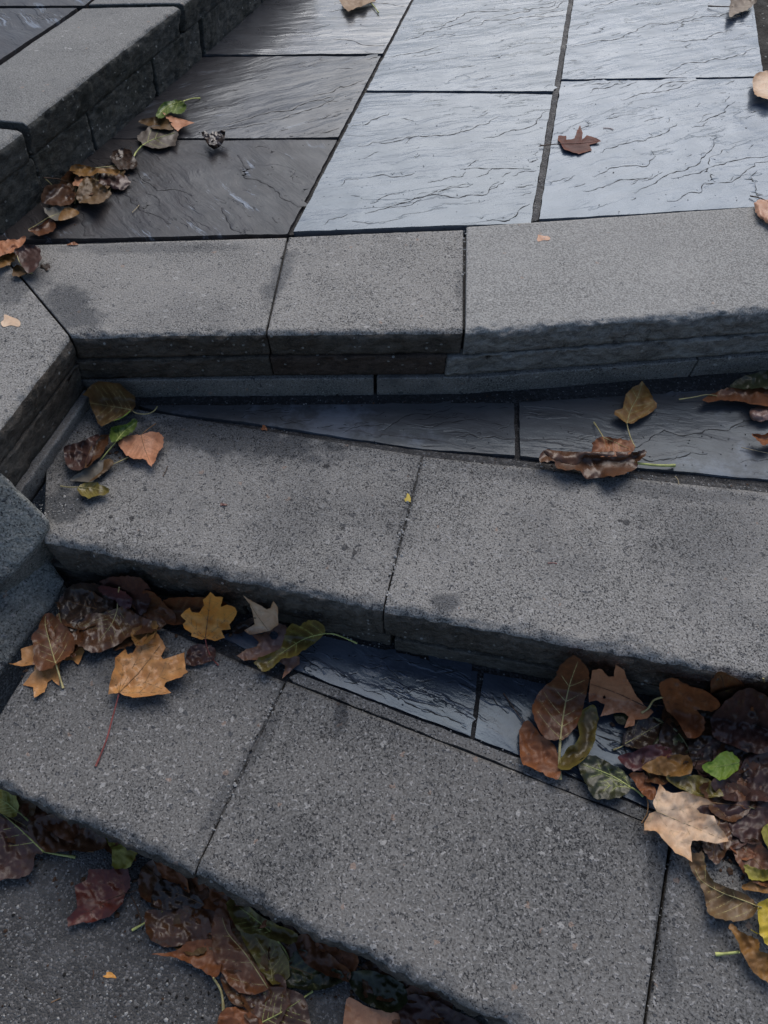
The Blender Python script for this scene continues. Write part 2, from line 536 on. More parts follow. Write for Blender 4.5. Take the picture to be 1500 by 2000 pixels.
def inside(Q, P):
    x, y = Q[:, 0][:, None], Q[:, 1][:, None]
    x1, y1 = P[:, 0][None], P[:, 1][None]
    x2, y2 = np.roll(P[:, 0], -1)[None], np.roll(P[:, 1], -1)[None]
    c = (y1 > y) != (y2 > y)
    xi = x1 + (y - y1) / np.where(np.abs(y2 - y1) < 1e-12, 1e-12, y2 - y1) * (x2 - x1)
    return (np.sum(c & (x < xi), axis=1) % 2) == 1

def dist_poly(Q, P, closed=True):
    A = P if closed else P[:-1]
    Bp = np.roll(P, -1, 0) if closed else P[1:]
    d = Bp - A
    L2 = np.maximum((d ** 2).sum(1), 1e-12)
    best = np.full(len(Q), 1e9)
    for i in range(0, len(Q), 4000):
        q = Q[i:i + 4000]
        t = (((q[:, None, :] - A[None]) * d[None]).sum(2) / L2[None]).clip(0, 1)
        pr = A[None] + d[None] * t[:, :, None]
        best[i:i + 4000] = np.sqrt(((q[:, None, :] - pr) ** 2).sum(2)).min(1)
    return best

def slab(name, pts_px, zt, thick, mat, parent, step=0.012, seed=0.0, und=0.0012, tilt=(0, 0), wob=0.0015, chip=0.0005):
    """riven slab: gently undulating top with chipped arris, real thickness"""
    pw = [xy(p, zt) for p in pts_px]
    # densify and roughen the outline
    out = []
    for a, b in zip(pw, pw[1:] + pw[:1]):
        L = np.linalg.norm(b - a); n = max(2, int(L / 0.01))
        nn = np.array([-(b - a)[1], (b - a)[0]]) / L
        for i in range(n):
            p = a + (b - a) * i / n
            out.append(p + nn * (fbm(p[0] * 30 + seed, p[1] * 30, seed, 3) * wob))
    V, F, P = poly_mesh(out, step)
    dd = dist_poly(V, P)
    c = cc = V.mean(0)
    verts = []
    for (x, y), e in zip(V, dd):
        z = fbm(x * 5 + seed, y * 5, seed, 3) * und + fbm(x * 22, y * 22, seed, 2) * und * 0.35
        z += tilt[0] * (x - c[0]) + tilt[1] * (y - c[1])
        if e < step * 0.5:
            z -= chip * (0.6 + 0.5 * fbm(x * 60, y * 60, seed, 2))
        verts.append((x, y, zt + z))
    faces = [f if True else f for f in F]
    # orient up
    ff = []
    for f in faces:
        a, b, c3 = [V[i] for i in f[:3]]
        if (b[0] - a[0]) * (c3[1] - a[1]) - (b[1] - a[1]) * (c3[0] - a[0]) < 0:
            f = tuple(reversed(f))
        ff.append(f)
    # skirt
    bd = {}
    for f in ff:
        for i in range(len(f)):
            a, b = f[i], f[(i + 1) % len(f)]
            if (b, a) in bd:
                del bd[(b, a)]
            else:
                bd[(a, b)] = 1
    low = {}
    top = {}
    for a, b in list(bd):
        for k in (a, b):
            if k not in low:
                top[k] = len(verts)
                verts.append(verts[k])
                low[k] = len(verts)
                verts.append((verts[k][0], verts[k][1], zt - thick))
        ff.append((top[a], low[a], low[b], top[b]))
    o = new_obj(name, verts, ff, mat, parent)
    o['_z'] = [float(seed), float(und), float(tilt[0]), float(tilt[1]), float(cc[0]), float(cc[1])]
    return o

# ---------------------------------------------------------------- the materials of the place
def stain(p, z, r, ax, an, amt):
    q = xy(p, z)
    return (q[0], q[1], r, ax, math.radians(an), amt)
STAIN1 = [stain((140, 600), 0, 0.045, 2.2, -50, 0.75), stain((546, 540), 0, 0.022, 4.5, 78, 0.7), stain((905, 560), 0, 0.016, 5, 88, 0.5), stain((30, 560), 0, 0.05, 1.5, 30, 0.6), stain((300, 485), 0, 0.022, 9, 0, 0.5), stain((1300, 455), 0, 0.03, 6, 4, 0.3)]
STAIN2 = [stain((450, 850), Z2, 0.060, 4.0, -10, 0.85), stain((220, 880), Z2, 0.07, 1.4, 40, 0.75), stain((1250, 955), Z2, 0.022, 14, -8, 0.55), stain((420, 1110), Z2, 0.02, 12, -14, 0.4), stain((872, 1180), Z2, 0.02, 1.3, 10, 0.8), stain((790, 1020), Z2, 0.012, 11, 76, 0.55), stain((1440, 1060), Z2, 0.06, 1.5, 0, 0.35), stain((130, 985), Z2, 0.04, 1.3, 0, 0.8)]
STAIN3 = [stain((665, 1395), Z3, 0.014, 2.6, 86, 0.8), stain((470, 1510), Z3, 0.014, 10, 62, 0.5), stain((250, 1290), Z3, 0.06, 2.2, -10, 0.6), stain((330, 1350), Z3, 0.03, 2, 30, 0.5), stain((1290, 1800), Z3, 0.016, 9, 82, 0.55), stain((1240, 1580), Z3, 0.05, 2.0, -20, 0.5)]
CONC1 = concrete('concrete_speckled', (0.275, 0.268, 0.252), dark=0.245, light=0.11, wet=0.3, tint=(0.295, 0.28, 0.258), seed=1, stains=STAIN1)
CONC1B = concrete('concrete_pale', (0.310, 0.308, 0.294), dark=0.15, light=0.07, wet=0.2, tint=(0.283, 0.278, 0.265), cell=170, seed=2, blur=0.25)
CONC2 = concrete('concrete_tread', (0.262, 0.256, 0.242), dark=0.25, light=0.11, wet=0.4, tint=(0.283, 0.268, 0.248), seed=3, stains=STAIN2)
CONC3 = concrete('concrete_lower', (0.176, 0.173, 0.166), dark=0.25, light=0.11, wet=0.3, tint=(0.194, 0.183, 0.168), cell=165, seed=4, stains=STAIN3)  # darker than the treads above: shade towards the viewer put into the colour
CONCQ = concrete('concrete_upper', (0.225, 0.225, 0.215), dark=0.17, light=0.08, wet=0.35, tint=(0.22, 0.215, 0.20), seed=5, blur=0.2)
FACE1 = splitface('split_face_dark', (0.145, 0.130, 0.112), (0.105, 0.086, 0.068), 1)  # brownish faces, with shade from blocked sky behind the viewer in the colour
FACE1B = splitface('split_face_pale', (0.370, 0.362, 0.342), (0.27, 0.258, 0.238), 2, 0.3)
FACEB = splitface('split_face_brown', (0.115, 0.086, 0.070), (0.080, 0.058, 0.046), 3, 0.4)
FACE2 = splitface('split_face_grey', (0.160, 0.148, 0.130), (0.115, 0.098, 0.080), 4)
FACEQ = splitface('split_face_mossy', (0.11, 0.112, 0.105), (0.07, 0.07, 0.06), 5, 0.85)
BASE1 = concrete('concrete_base', (0.200, 0.200, 0.192), dark=0.22, light=0.08, wet=0.8, seed=6)
WALLST = concrete('weathered_wall_stone', (0.235, 0.242, 0.228), dark=0.24, light=0.09, wet=0.75, tint=(0.20, 0.212, 0.195), cell=150, seed=7, spec=0.15)
MORT = mortar('damp_joint_sand', (0.046, 0.045, 0.046))
JOINTB = mortar('grey_joint_sand', (0.085, 0.084, 0.084))
ASPH = mortar('worn_asphalt', (0.125, 0.122, 0.120), sc=330, rough=0.75, wet=0.15)
SOIL = mortar('dark_soil', (0.020, 0.017, 0.014), sc=120, rough=0.9, wet=0.2)
SL_M1 = slate('slate_wet_grey', (0.094, 0.110, 0.134), (0.080, 0.092, 0.114), rot=14, seed=1, coat=0.24, rough=0.25, spec=0.74)
SL_M2 = slate('slate_wet_grey_two', (0.094, 0.110, 0.134), (0.082, 0.096, 0.118), rot=20, seed=4, coat=0.24, rough=0.25, spec=0.74)
SL_R1 = slate('slate_wet_blue', (0.078, 0.100, 0.138), (0.068, 0.086, 0.120), rot=26, seed=7, coat=0.24, rough=0.25, spec=0.74)
SL_R2 = slate('slate_wet_blue_two', (0.080, 0.102, 0.138), (0.072, 0.090, 0.124), rot=24, seed=9, coat=0.24, rough=0.25, spec=0.74)
SL_L1 = slate('slate_brown_dull', (0.058, 0.049, 0.046), (0.042, 0.037, 0.037), rot=-52, seed=11, coat=0.10, rough=0.42, streak=1.0, spec=0.3)  # this and next two: brown slate with a dark reflection put into the colour
SL_L2 = slate('slate_brown', (0.052, 0.048, 0.050), (0.044, 0.043, 0.047), rot=30, seed=13, coat=0.35, rough=0.38, streak=0.6, spec=0.35)
SL_L3 = slate('slate_brown_wet', (0.070, 0.070, 0.076), (0.060, 0.060, 0.067), rot=8, seed=15, coat=0.7, rough=0.30, spec=0.45)
SL_T2 = slate('slate_tread_dark', (0.074, 0.073, 0.076), (0.056, 0.055, 0.058), rot=-8, seed=17, coat=0.2, rough=0.38, pale=0.6, rel=1.2, terr=8, spec=0.4)
SL_T3 = slate('slate_tread_glossy', (0.050, 0.060, 0.082), (0.036, 0.042, 0.056), rot=-30, seed=19, coat=0.5, rough=0.30, rel=1.3, terr=9, spec=0.6, pale=0.25)

# ---------------------------------------------------------------- the ground and the landings
def sheet(name, x0, x1, y0, y1, z, mat, step=None, amp=0.0, kind='structure', parent=None):
    nx, ny = (1, 1) if not step else (int((x1 - x0) / step), int((y1 - y0) / step))
    vs = [(x0 + (x1 - x0) * i / nx, y0 + (y1 - y0) * j / ny, 0) for j in range(ny + 1) for i in range(nx + 1)]
    vs = [(x, yv, z + (fbm(x * 6, yv * 6, 2.2, 3) * amp + fbm(x * 50, yv * 50, 1.2, 3) * amp * 0.5 if amp else 0)) for x, yv, _ in vs]
    fs = [(j * (nx + 1) + i, j * (nx + 1) + i + 1, (j + 1) * (nx + 1) + i + 1, (j + 1) * (nx + 1) + i) for j in range(ny) for i in range(nx)]
    o = new_obj(name, vs, fs, mat, parent)
    if kind:
        o['kind'] = kind
    return o

sheet('ground', -150, 150, -150, 150, Z4 - 0.004, ASPH)
sheet('path', -1.2, 1.2, -0.6, 1.0, Z4, ASPH, 0.008, 0.0022)

landing = new_obj('landing', *(lambda q: ([(p[0], p[1], Z0 - 0.009) for p in q] + [(p[0], p[1], -0.13) for p in q],
          [(3, 2, 1, 0), (0, 1, 5, 4), (1, 2, 6, 5), (2, 3, 7, 6), (3, 0, 4, 7), (4, 5, 6, 7)]))(
          [xy(p, 0) for p in ((-320, 500), (1480, 400), (1400, -560), (200, -560))]), MORT, smooth=False)
landing['kind'] = 'structure'
bm = bmesh.new(); bm.from_mesh(landing.data); bmesh.ops.recalc_face_normals(bm, faces=bm.faces); bm.to_mesh(landing.data); bm.free()

def ja(y, o=0):  # the long joint between the left and middle columns
    return (805 - 0.527 * y + o, y)
def jb(y, o=0):
    return (1115 - 0.163 * y + o, y)

LEDGE_FRONT = plain('ledge_front_dark', (0.020, 0.021, 0.024), 0.75)  # near-black colour for the viewer's side of each ledge
for pts, m, sd, st, tl, ang, nl, ns in (
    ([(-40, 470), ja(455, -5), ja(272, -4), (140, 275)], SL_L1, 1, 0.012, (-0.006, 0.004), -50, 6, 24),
    ([(120, 271), ja(267, -4), ja(109, -4), (330, 112)], SL_L2, 2, 0.012, (-0.002, 0.002), 30, 8, 34),
    ([(320, 107), ja(104, -3), ja(-130, -2), (600, -128)], SL_L3, 3, 0.012, (0, 0), 6, 7, 30),
    ([(570, -133), ja(-135, -2), ja(-400, -1), (840, -400)], SL_L3, 31, 0.03, (0, 0), 6, 0, 0),
    ([ja(451, 6), jb(435, -8), jb(184, -6), ja(181, 4)], SL_M1, 4, 0.012, (0, 0), 24, 12, 34),
    ([ja(176, 4), jb(178, -5), jb(-45, -4), ja(-45, 3)], SL_M2, 5, 0.012, (0, 0), 30, 14, 40),
    ([ja(-49, 3), jb(-49, -4), jb(-400, -2), ja(-400, 2)], SL_M1, 6, 0.03, (0, 0), 30, 0, 0),
    ([jb(428, 8), (1548, 399), (1492, 153), jb(159, 7)], SL_R1, 7, 0.012, (0, 0), 36, 15, 40),
    ([jb(154, 7), (1491, 149), (1462, -60), jb(-62, 5)], SL_R2, 8, 0.012, (0, 0), 34, 14, 45),
    ([jb(-66, 5), (1461, -64), (1420, -400), jb(-400, 3)], SL_R1, 9, 0.03, (0, 0), 30, 0, 0)):
    o = slab('slab', pts, Z0, 0.03, m, landing, step=st, seed=sd, und=0.0016 if sd < 3 else 0.0012, tilt=tl)
    if nl:
        ledges(o, pts, Z0, m, ang, nl, ns, sd)
# pale sand that fills the wide joint
slab('joint_strip', [jb(433, -7), jb(430, 7), jb(-100, 4), jb(-100, -4)], Z0 - 0.0035, 0.02, JOINTB, landing, step=0.006, seed=10, und=0.002, wob=0.002, chip=0)

bed = sheet('planting_bed', xy((1380, 250), 0)[0] - 0.06, 4.0, xy((1500, 420), 0)[1] - 0.02, 5.0, -0.02, SOIL, 0.03, 0.02)

# ---------------------------------------------------------------- step under the landing
GB = 'stone steps of the stair'
c1q = [(-8, 480), (560, 463), (518, 650), (140, 657)], [(564, 461), (905, 447), (904, 647), (521, 650)], [(911, 443), (1760, 384), (1760, 588), (909, 650)]
step1 = thing('stone_step', 'uppermost stone step edging the wet slate landing, with three wide coping stones', 'step', (*xy((720, 650), 0), Z2), GB)
block('coping_stone', c1q[0], Z0, Z0, 0.055, [CONC1, FACE1], step1, rn=0.012, seed=1, amp=0.0045)
block('coping_stone', c1q[1], Z0, Z0 - 0.001, 0.055, [CONC1, FACE1], step1, rn=0.012, seed=2, amp=0.0045)
block('coping_stone', c1q[2], Z0, Z0 + 0.001, 0.056, [CONC1B, FACE1B], step1, rn=0.014, seed=3, amp=0.006, label='paler and smoother coping stone with a chipped corner')
def course(q, fa, fb):
    """front line of a coping quad cut between two pixel abscissae"""
    (x0, y0), (x1, y1) = q[3], q[2]
    f = lambda x: (x, y0 + (y1 - y0) * (x - x0) / (x1 - x0))
    a, b = f(fa), f(fb)
    return [(a[0], a[1] - 50), (b[0], b[1] - 50), b, a]
block('riser_stone', course(c1q[0], 104, 517), Z0, -0.057, 0.050, [FACE1, FACE1], step1, rn=0.003, inset=0.004, depth=0.12, seed=4, amp=0.004, ew=0.002)
block('riser_stone', course(c1q[1], 519, 877), Z0, -0.057, 0.050, [FACEB, FACEB], step1, rn=0.003, inset=0.004, depth=0.12, seed=5, amp=0.004, ew=0.002, label='dark brown riser stone')
block('riser_stone', course(c1q[2], 880, 1700), Z0, -0.058, 0.050, [FACE1B, FACE1B], step1, rn=0.003, inset=0.006, depth=0.12, seed=6, amp=0.0045, ew=0.002)
block('base_stone', course(c1q[1], 90, 728), Z0, -0.109, 0.060, [BASE1, BASE1], step1, rn=0.002, inset=0.006, depth=0.12, seed=7, amp=0.0006, ew=0.002)
block('base_stone', course(c1q[1], 735, 930), Z0, -0.109, 0.060, [BASE1, BASE1], step1, rn=0.002, inset=0.006, depth=0.12, seed=8, amp=0.0006, ew=0.002)
block('base_stone', course(c1q[2], 931, 1408), Z0, -0.110, 0.060, [BASE1, BASE1], step1, rn=0.002, inset=0.008, depth=0.12, seed=8, amp=0.0006, ew=0.002)
block('base_stone', course(c1q[2], 1412, 1750), Z0, -0.110, 0.060, [BASE1, BASE1], step1, rn=0.002, inset=0.008, depth=0.12, seed=9, amp=0.0006, ew=0.002)
block('mortar_core', [(0, 490), (880, 452), (880, 640), (150, 645)], Z0, -0.006, 0.16, [MORT, MORT], step1, rn=0.004, inset=0.022, seed=10, amp=0.002, du=0.02, dv=0.02)
block('mortar_core', [(890, 452), (1700, 400), (1700, 592), (890, 648)], Z0, -0.012, 0.16, [MORT, MORT], step1, rn=0.004, inset=0.022, seed=11, amp=0.002, du=0.02, dv=0.02)

# the kerb that turns the corner on the left
wq = [(-260, 700), (-11, 482), (137, 659), (-80, 938)]
kerb = thing('stone_kerb', 'speckled stone kerb meeting the top step at a mitred corner on the left', 'kerb', (*xy((60, 760), 0), Z2))
block('coping_stone', wq, Z0, Z0 + 0.001, 0.056, [CONC1, FACE1], kerb, rn=0.012, seed=12, amp=0.005)
block('riser_stone', wq, Z0, -0.058, 0.062, [FACE1, FACE1], kerb, rn=0.003, inset=0.005, depth=0.12, seed=13, amp=0.003)
block('base_stone', wq, Z0, -0.121, 0.05, [BASE1, BASE1], kerb, rn=0.003, inset=0.002, depth=0.12, seed=14, amp=0.0015)

# the higher step at the top left
GQ = ZQ
upq_a = [(-260, 232), (-90, 236), (42, 251), (-130, 372)]
upq_b = [(-140, 222), (160, 16), (350, 12), (52, 240)]
upq_c = [(172, 8), (420, -190), (610, -190), (358, 6)]
stepq = thing('stone_step', 'raised weathered stone step with dark mossy face at the top left', 'step', (*xy((200, 130), ZQ), Z0), GB)
block('coping_stone', upq_a, ZQ, ZQ - 0.004, 0.060, [CONCQ, FACEQ], stepq, rn=0.012, seed=15, amp=0.003)
block('coping_stone', upq_b, ZQ, ZQ, 0.062, [CONCQ, FACEQ], stepq, rn=0.012, seed=16, amp=0.0035)
block('coping_stone', upq_c, ZQ, ZQ, 0.062, [CONCQ, FACEQ], stepq, rn=0.012, seed=17, amp=0.0035)
def between(q, t0, t1):
    (x0, y0), (x1, y1) = q[3], q[2]
    a = (x0 + (x1 - x0) * t0, y0 + (y1 - y0) * t0); b = (x0 + (x1 - x0) * t1, y0 + (y1 - y0) * t1)
    return [a, b, b, a]
for q, t0, t1, sd in ((upq_a, 0.0, 1.05, 18), (upq_b, -0.01, 0.36, 19), (upq_b, 0.372, 0.80, 20), (upq_b, 0.812, 1.12, 21), (upq_c, 0.14, 0.6, 22), (upq_c, 0.61, 1.0, 23)):
    block('riser_stone', between(q, t0, t1), ZQ, ZQ - 0.064, 0.12, [FACEQ, FACEQ], stepq, rn=0.004, inset=0.012, depth=0.14, seed=sd, amp=0.003)
block('mortar_core', upq_b, ZQ, ZQ - 0.03, 0.19, [MORT, MORT], stepq, rn=0.004, inset=0.035, seed=24, amp=0.002, du=0.02, dv=0.02)
block('mortar_core', upq_c, ZQ, ZQ - 0.03, 0.19, [MORT, MORT], stepq, rn=0.004, inset=0.035, seed=24, amp=0.002, du=0.02, dv=0.02)
upl = new_obj('upper_landing', *(lambda q: ([(p[0], p[1], ZQ - 0.009) for p in q] + [(p[0], p[1], -0.1) for p in q],
          [(0, 1, 2, 3), (0, 4, 5, 1), (1, 5, 6, 2), (2, 6, 7, 3), (3, 7, 4, 0)]))(
          [xy(p, ZQ) for p in ((-900, 260), (-60, 190), (440, -240), (0, -420))]), MORT, smooth=False)
upl['kind'] = 'structure'
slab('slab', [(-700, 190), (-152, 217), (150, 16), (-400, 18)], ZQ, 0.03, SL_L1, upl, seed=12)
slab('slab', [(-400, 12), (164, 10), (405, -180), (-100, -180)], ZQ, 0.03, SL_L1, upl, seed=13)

def strip_slab(pts, zt, thick, mat, parent, seed, step):
    o = slab('slate_strip', pts, zt, thick, mat, parent, seed=seed, step=step)
    ledges(o, pts, zt, mat, -20 if zt < -0.2 else 10, 4, 40, seed, 0.0008)
    return o

# ---------------------------------------------------------------- middle step
s2q = [(95, 770), (824, 889), (747, 1192), (84, 1056)], [(827, 891), (1800, 992), (1800, 1386), (749, 1194)]
step2 = thing('stone_step', 'middle stone step with two speckled coping stones and a dark slate strip behind', 'step', (*xy((744, 1192), Z2), Z3), GB)
block('coping_stone', s2q[0], Z2, Z2, 0.092, [CONC2, FACE2], step2, rn=0.017, seed=30, amp=0.0055)
block('coping_stone', s2q[1], Z2, Z2 + 0.001, 0.090, [CONC2, FACE2], step2, rn=0.018, seed=31, amp=0.0055)
block('riser_stone', between(s2q[0], -0.05, 0.55), Z2, Z2 - 0.094, 0.09, [FACE2, FACE2], step2, rn=0.003, inset=0.012, depth=0.12, seed=32, amp=0.002)
block('riser_stone', between(s2q[0], 0.56, 1.02), Z2, Z2 - 0.094, 0.09, [FACE2, FACE2], step2, rn=0.003, inset=0.012, depth=0.12, seed=33, amp=0.002)
block('riser_stone', between(s2q[1], 0.02, 0.40), Z2, Z2 - 0.094, 0.09, [FACE2, FACE2], step2, rn=0.003, inset=0.006, depth=0.12, seed=34, amp=0.001)
block('riser_stone', between(s2q[1], 0.41, 1.0), Z2, Z2 - 0.094, 0.09, [FACE2, FACE2], step2, rn=0.003, inset=0.010, depth=0.12, seed=35, amp=0.002)
block('mortar_core', [(150, 800), (1600, 960), (1600, 1300), (150, 1040)], Z2, Z2 - 0.003, 0.14, [JOINTB, JOINTB], step2, rn=0.004, inset=0.04, seed=36, amp=0.002, du=0.006, dv=0.008, top_amp=0.004)
slab('bedding_sand', [(150, 740), (1800, 690), (1800, 1000), (822, 896), (150, 800)], Z2 - 0.007, 0.06, MORT, step2, step=0.012, seed=37, und=0.004, chip=0)
strip_slab([(270, 792), (1004, 787), (1006, 888), (826, 877), (518, 830), (330, 806)], Z2 - 0.001, 0.03, SL_T2, step2, seed=38, step=0.008)
strip_slab([(1014, 786), (1800, 735), (1800, 968), (1500, 936), (1180, 907), (1016, 890)], Z2 - 0.001, 0.03, SL_T2, step2, seed=39, step=0.008)

# ---------------------------------------------------------------- lowest step
s3q = [(150, 1150), (556, 1331), (375, 1709), (-70, 1506)], [(560, 1330), (1310, 1626), (1239, 2128), (377, 1711)], [(1315, 1639), (1720, 1800), (1720, 2370), (1244, 2131)]
step3 = thing('stone_step', 'lowest stone step with dark blue-grey speckled coping stones above the leaf filled gutter', 'step', (*xy((379, 1712), Z3), Z4), GB)
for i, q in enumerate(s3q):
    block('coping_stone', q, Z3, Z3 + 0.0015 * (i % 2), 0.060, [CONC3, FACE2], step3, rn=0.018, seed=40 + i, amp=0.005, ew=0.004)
for q, a, b, sd in ((s3q[0], 0.0, 0.6, 44), (s3q[0], 0.61, 1.1, 45), (s3q[1], 0.12, 0.6, 46), (s3q[1], 0.61, 1.0, 47)):
    block('riser_stone', between(q, a, b), Z3, Z3 - 0.062, 0.09, [FACE2, FACE2], step3, rn=0.003, inset=0.015, depth=0.12, seed=sd, amp=0.003)
block('mortar_core', [(150, 1190), (1300, 1660), (1230, 2080), (0, 1480)], Z3, Z3 - 0.003, 0.12, [JOINTB, JOINTB], step3, rn=0.004, inset=0.05, seed=48, amp=0.002, du=0.006, dv=0.008, top_amp=0.004)
slab('bedding_sand', [(60, 1060), (600, 1150), (1100, 1230), (1800, 1340), (1800, 1830), (1310, 1640), (553, 1334), (150, 1170)], Z3 - 0.006, 0.06, MORT, step3, step=0.012, seed=49, und=0.004, chip=0)
strip_slab([(425, 1243), (520, 1215), (934, 1312), (919, 1438), (800, 1393), (582, 1309)], Z3 - 0.001, 0.03, SL_T3, step3, seed=50, step=0.008)
strip_slab([(945, 1314), (1250, 1370), (1800, 1450), (1800, 1800), (1420, 1640), (1090, 1502), (927, 1441)], Z3 - 0.001, 0.03, SL_T3, step3, seed=51, step=0.008)
slab('mortar_strip', [(565, 1322), (582, 1315), (800, 1399), (919, 1445), (1090, 1509), (1300, 1596), (1300, 1620), (1090, 1536), (800, 1421), (572, 1331)], Z3 - 0.0005, 0.03, CONC3, step3, seed=52, step=0.006, wob=0.002)

# ---------------------------------------------------------------- wall stones on the left
def boulder(name, label, pts, ctrl, drop, mat, seed, rnd=5.0):
    """rough wall stone with one big sloping split face, worn arrises and real depth behind it;
    ctrl gives three pixels with the height of the face there"""
    A = np.array([[c[0], c[1], 1.0] for c in ctrl]); co = np.linalg.solve(A, np.array([c[2] for c in ctrl], float))
    out = []
    pw = [np.array(p, float) for p in pts]
    for a, b in zip(pw, pw[1:] + pw[:1]):
        L = np.linalg.norm(b - a); n = max(2, int(L / 5))
        for i in range(n):
            p = a + (b - a) * i / n
            out.append(p + np.array([fbm(p[0] / 25, p[1] / 25, seed, 4), fbm(p[0] / 25, p[1] / 25, seed + 5, 4)]) * 1.8)
    V, F, P = poly_mesh(out, 5.0)
    e = dist_poly(V, P)
    Q = []
    for (x, y), dd in zip(V, e):
        z = co[0] * x + co[1] * y + co[2] + fbm(x / 60, y / 60, seed, 3) * 0.0012 + fbm(x / 9, y / 9, seed, 3) * 0.0009
        # low ledges where flakes have come off
        z -= 0.002 * (1 if fbm(x / 70 + 9, y / 70, seed * 2, 3) > 0.3 else 0)
        if dd < rnd:
            z -= 0.004 * (1 - dd / rnd) ** 2
        Q.append(at(x, y, z))
    verts = [tuple(q) for q in Q]
    R = rays(V)
    ff = []
    for f in F:
        a, b, c3 = [Q[i] for i in f[:3]]
        ff.append(f if np.dot(np.cross(b - a, c3 - a), R[f[0]]) < 0 else tuple(reversed(f)))
    bd = {}
    for f in ff:
        for i in range(len(f)):
            a, b = f[i], f[(i + 1) % len(f)]
            if (b, a) in bd: del bd[(b, a)]
            else: bd[(a, b)] = 1
    top, low = {}, {}
    for a, b in bd:
        for k in (a, b):
            if k not in low:
                x, y, z = verts[k]
                top[k] = len(verts); verts.append((x, y, z))
                low[k] = len(verts); verts.append((x - 0.03, y + 0.02, z - drop))
        ff.append((top[a], low[a], low[b], top[b]))
    o = new_obj(name, verts, ff, mat)
    o['label'] = label; o['category'] = 'stone'
    return o

boulder('wall_stone', 'smooth greenish grey wall stone at the left edge, upper of two', [(-260, 700), (-6, 916), (95, 1014), (96, 1024), (76, 1064), (18, 1128), (-260, 1300)],
        [(95, 1014, -0.125), (0, 920, -0.055), (18, 1128, -0.175)], 0.10, WALLST, 3.0)
boulder('wall_stone', 'dark chipped wall stone at the left edge, lower of two beside the leaf pile', [(-260, 1000), (20, 1030), (78, 1066), (124, 1136), (112, 1170), (60, 1240), (0, 1318), (-260, 1560)],
        [(78, 1070, -0.215), (124, 1136, -0.255), (0, 1318, -0.276)], 0.05, WALLST, 6.0)

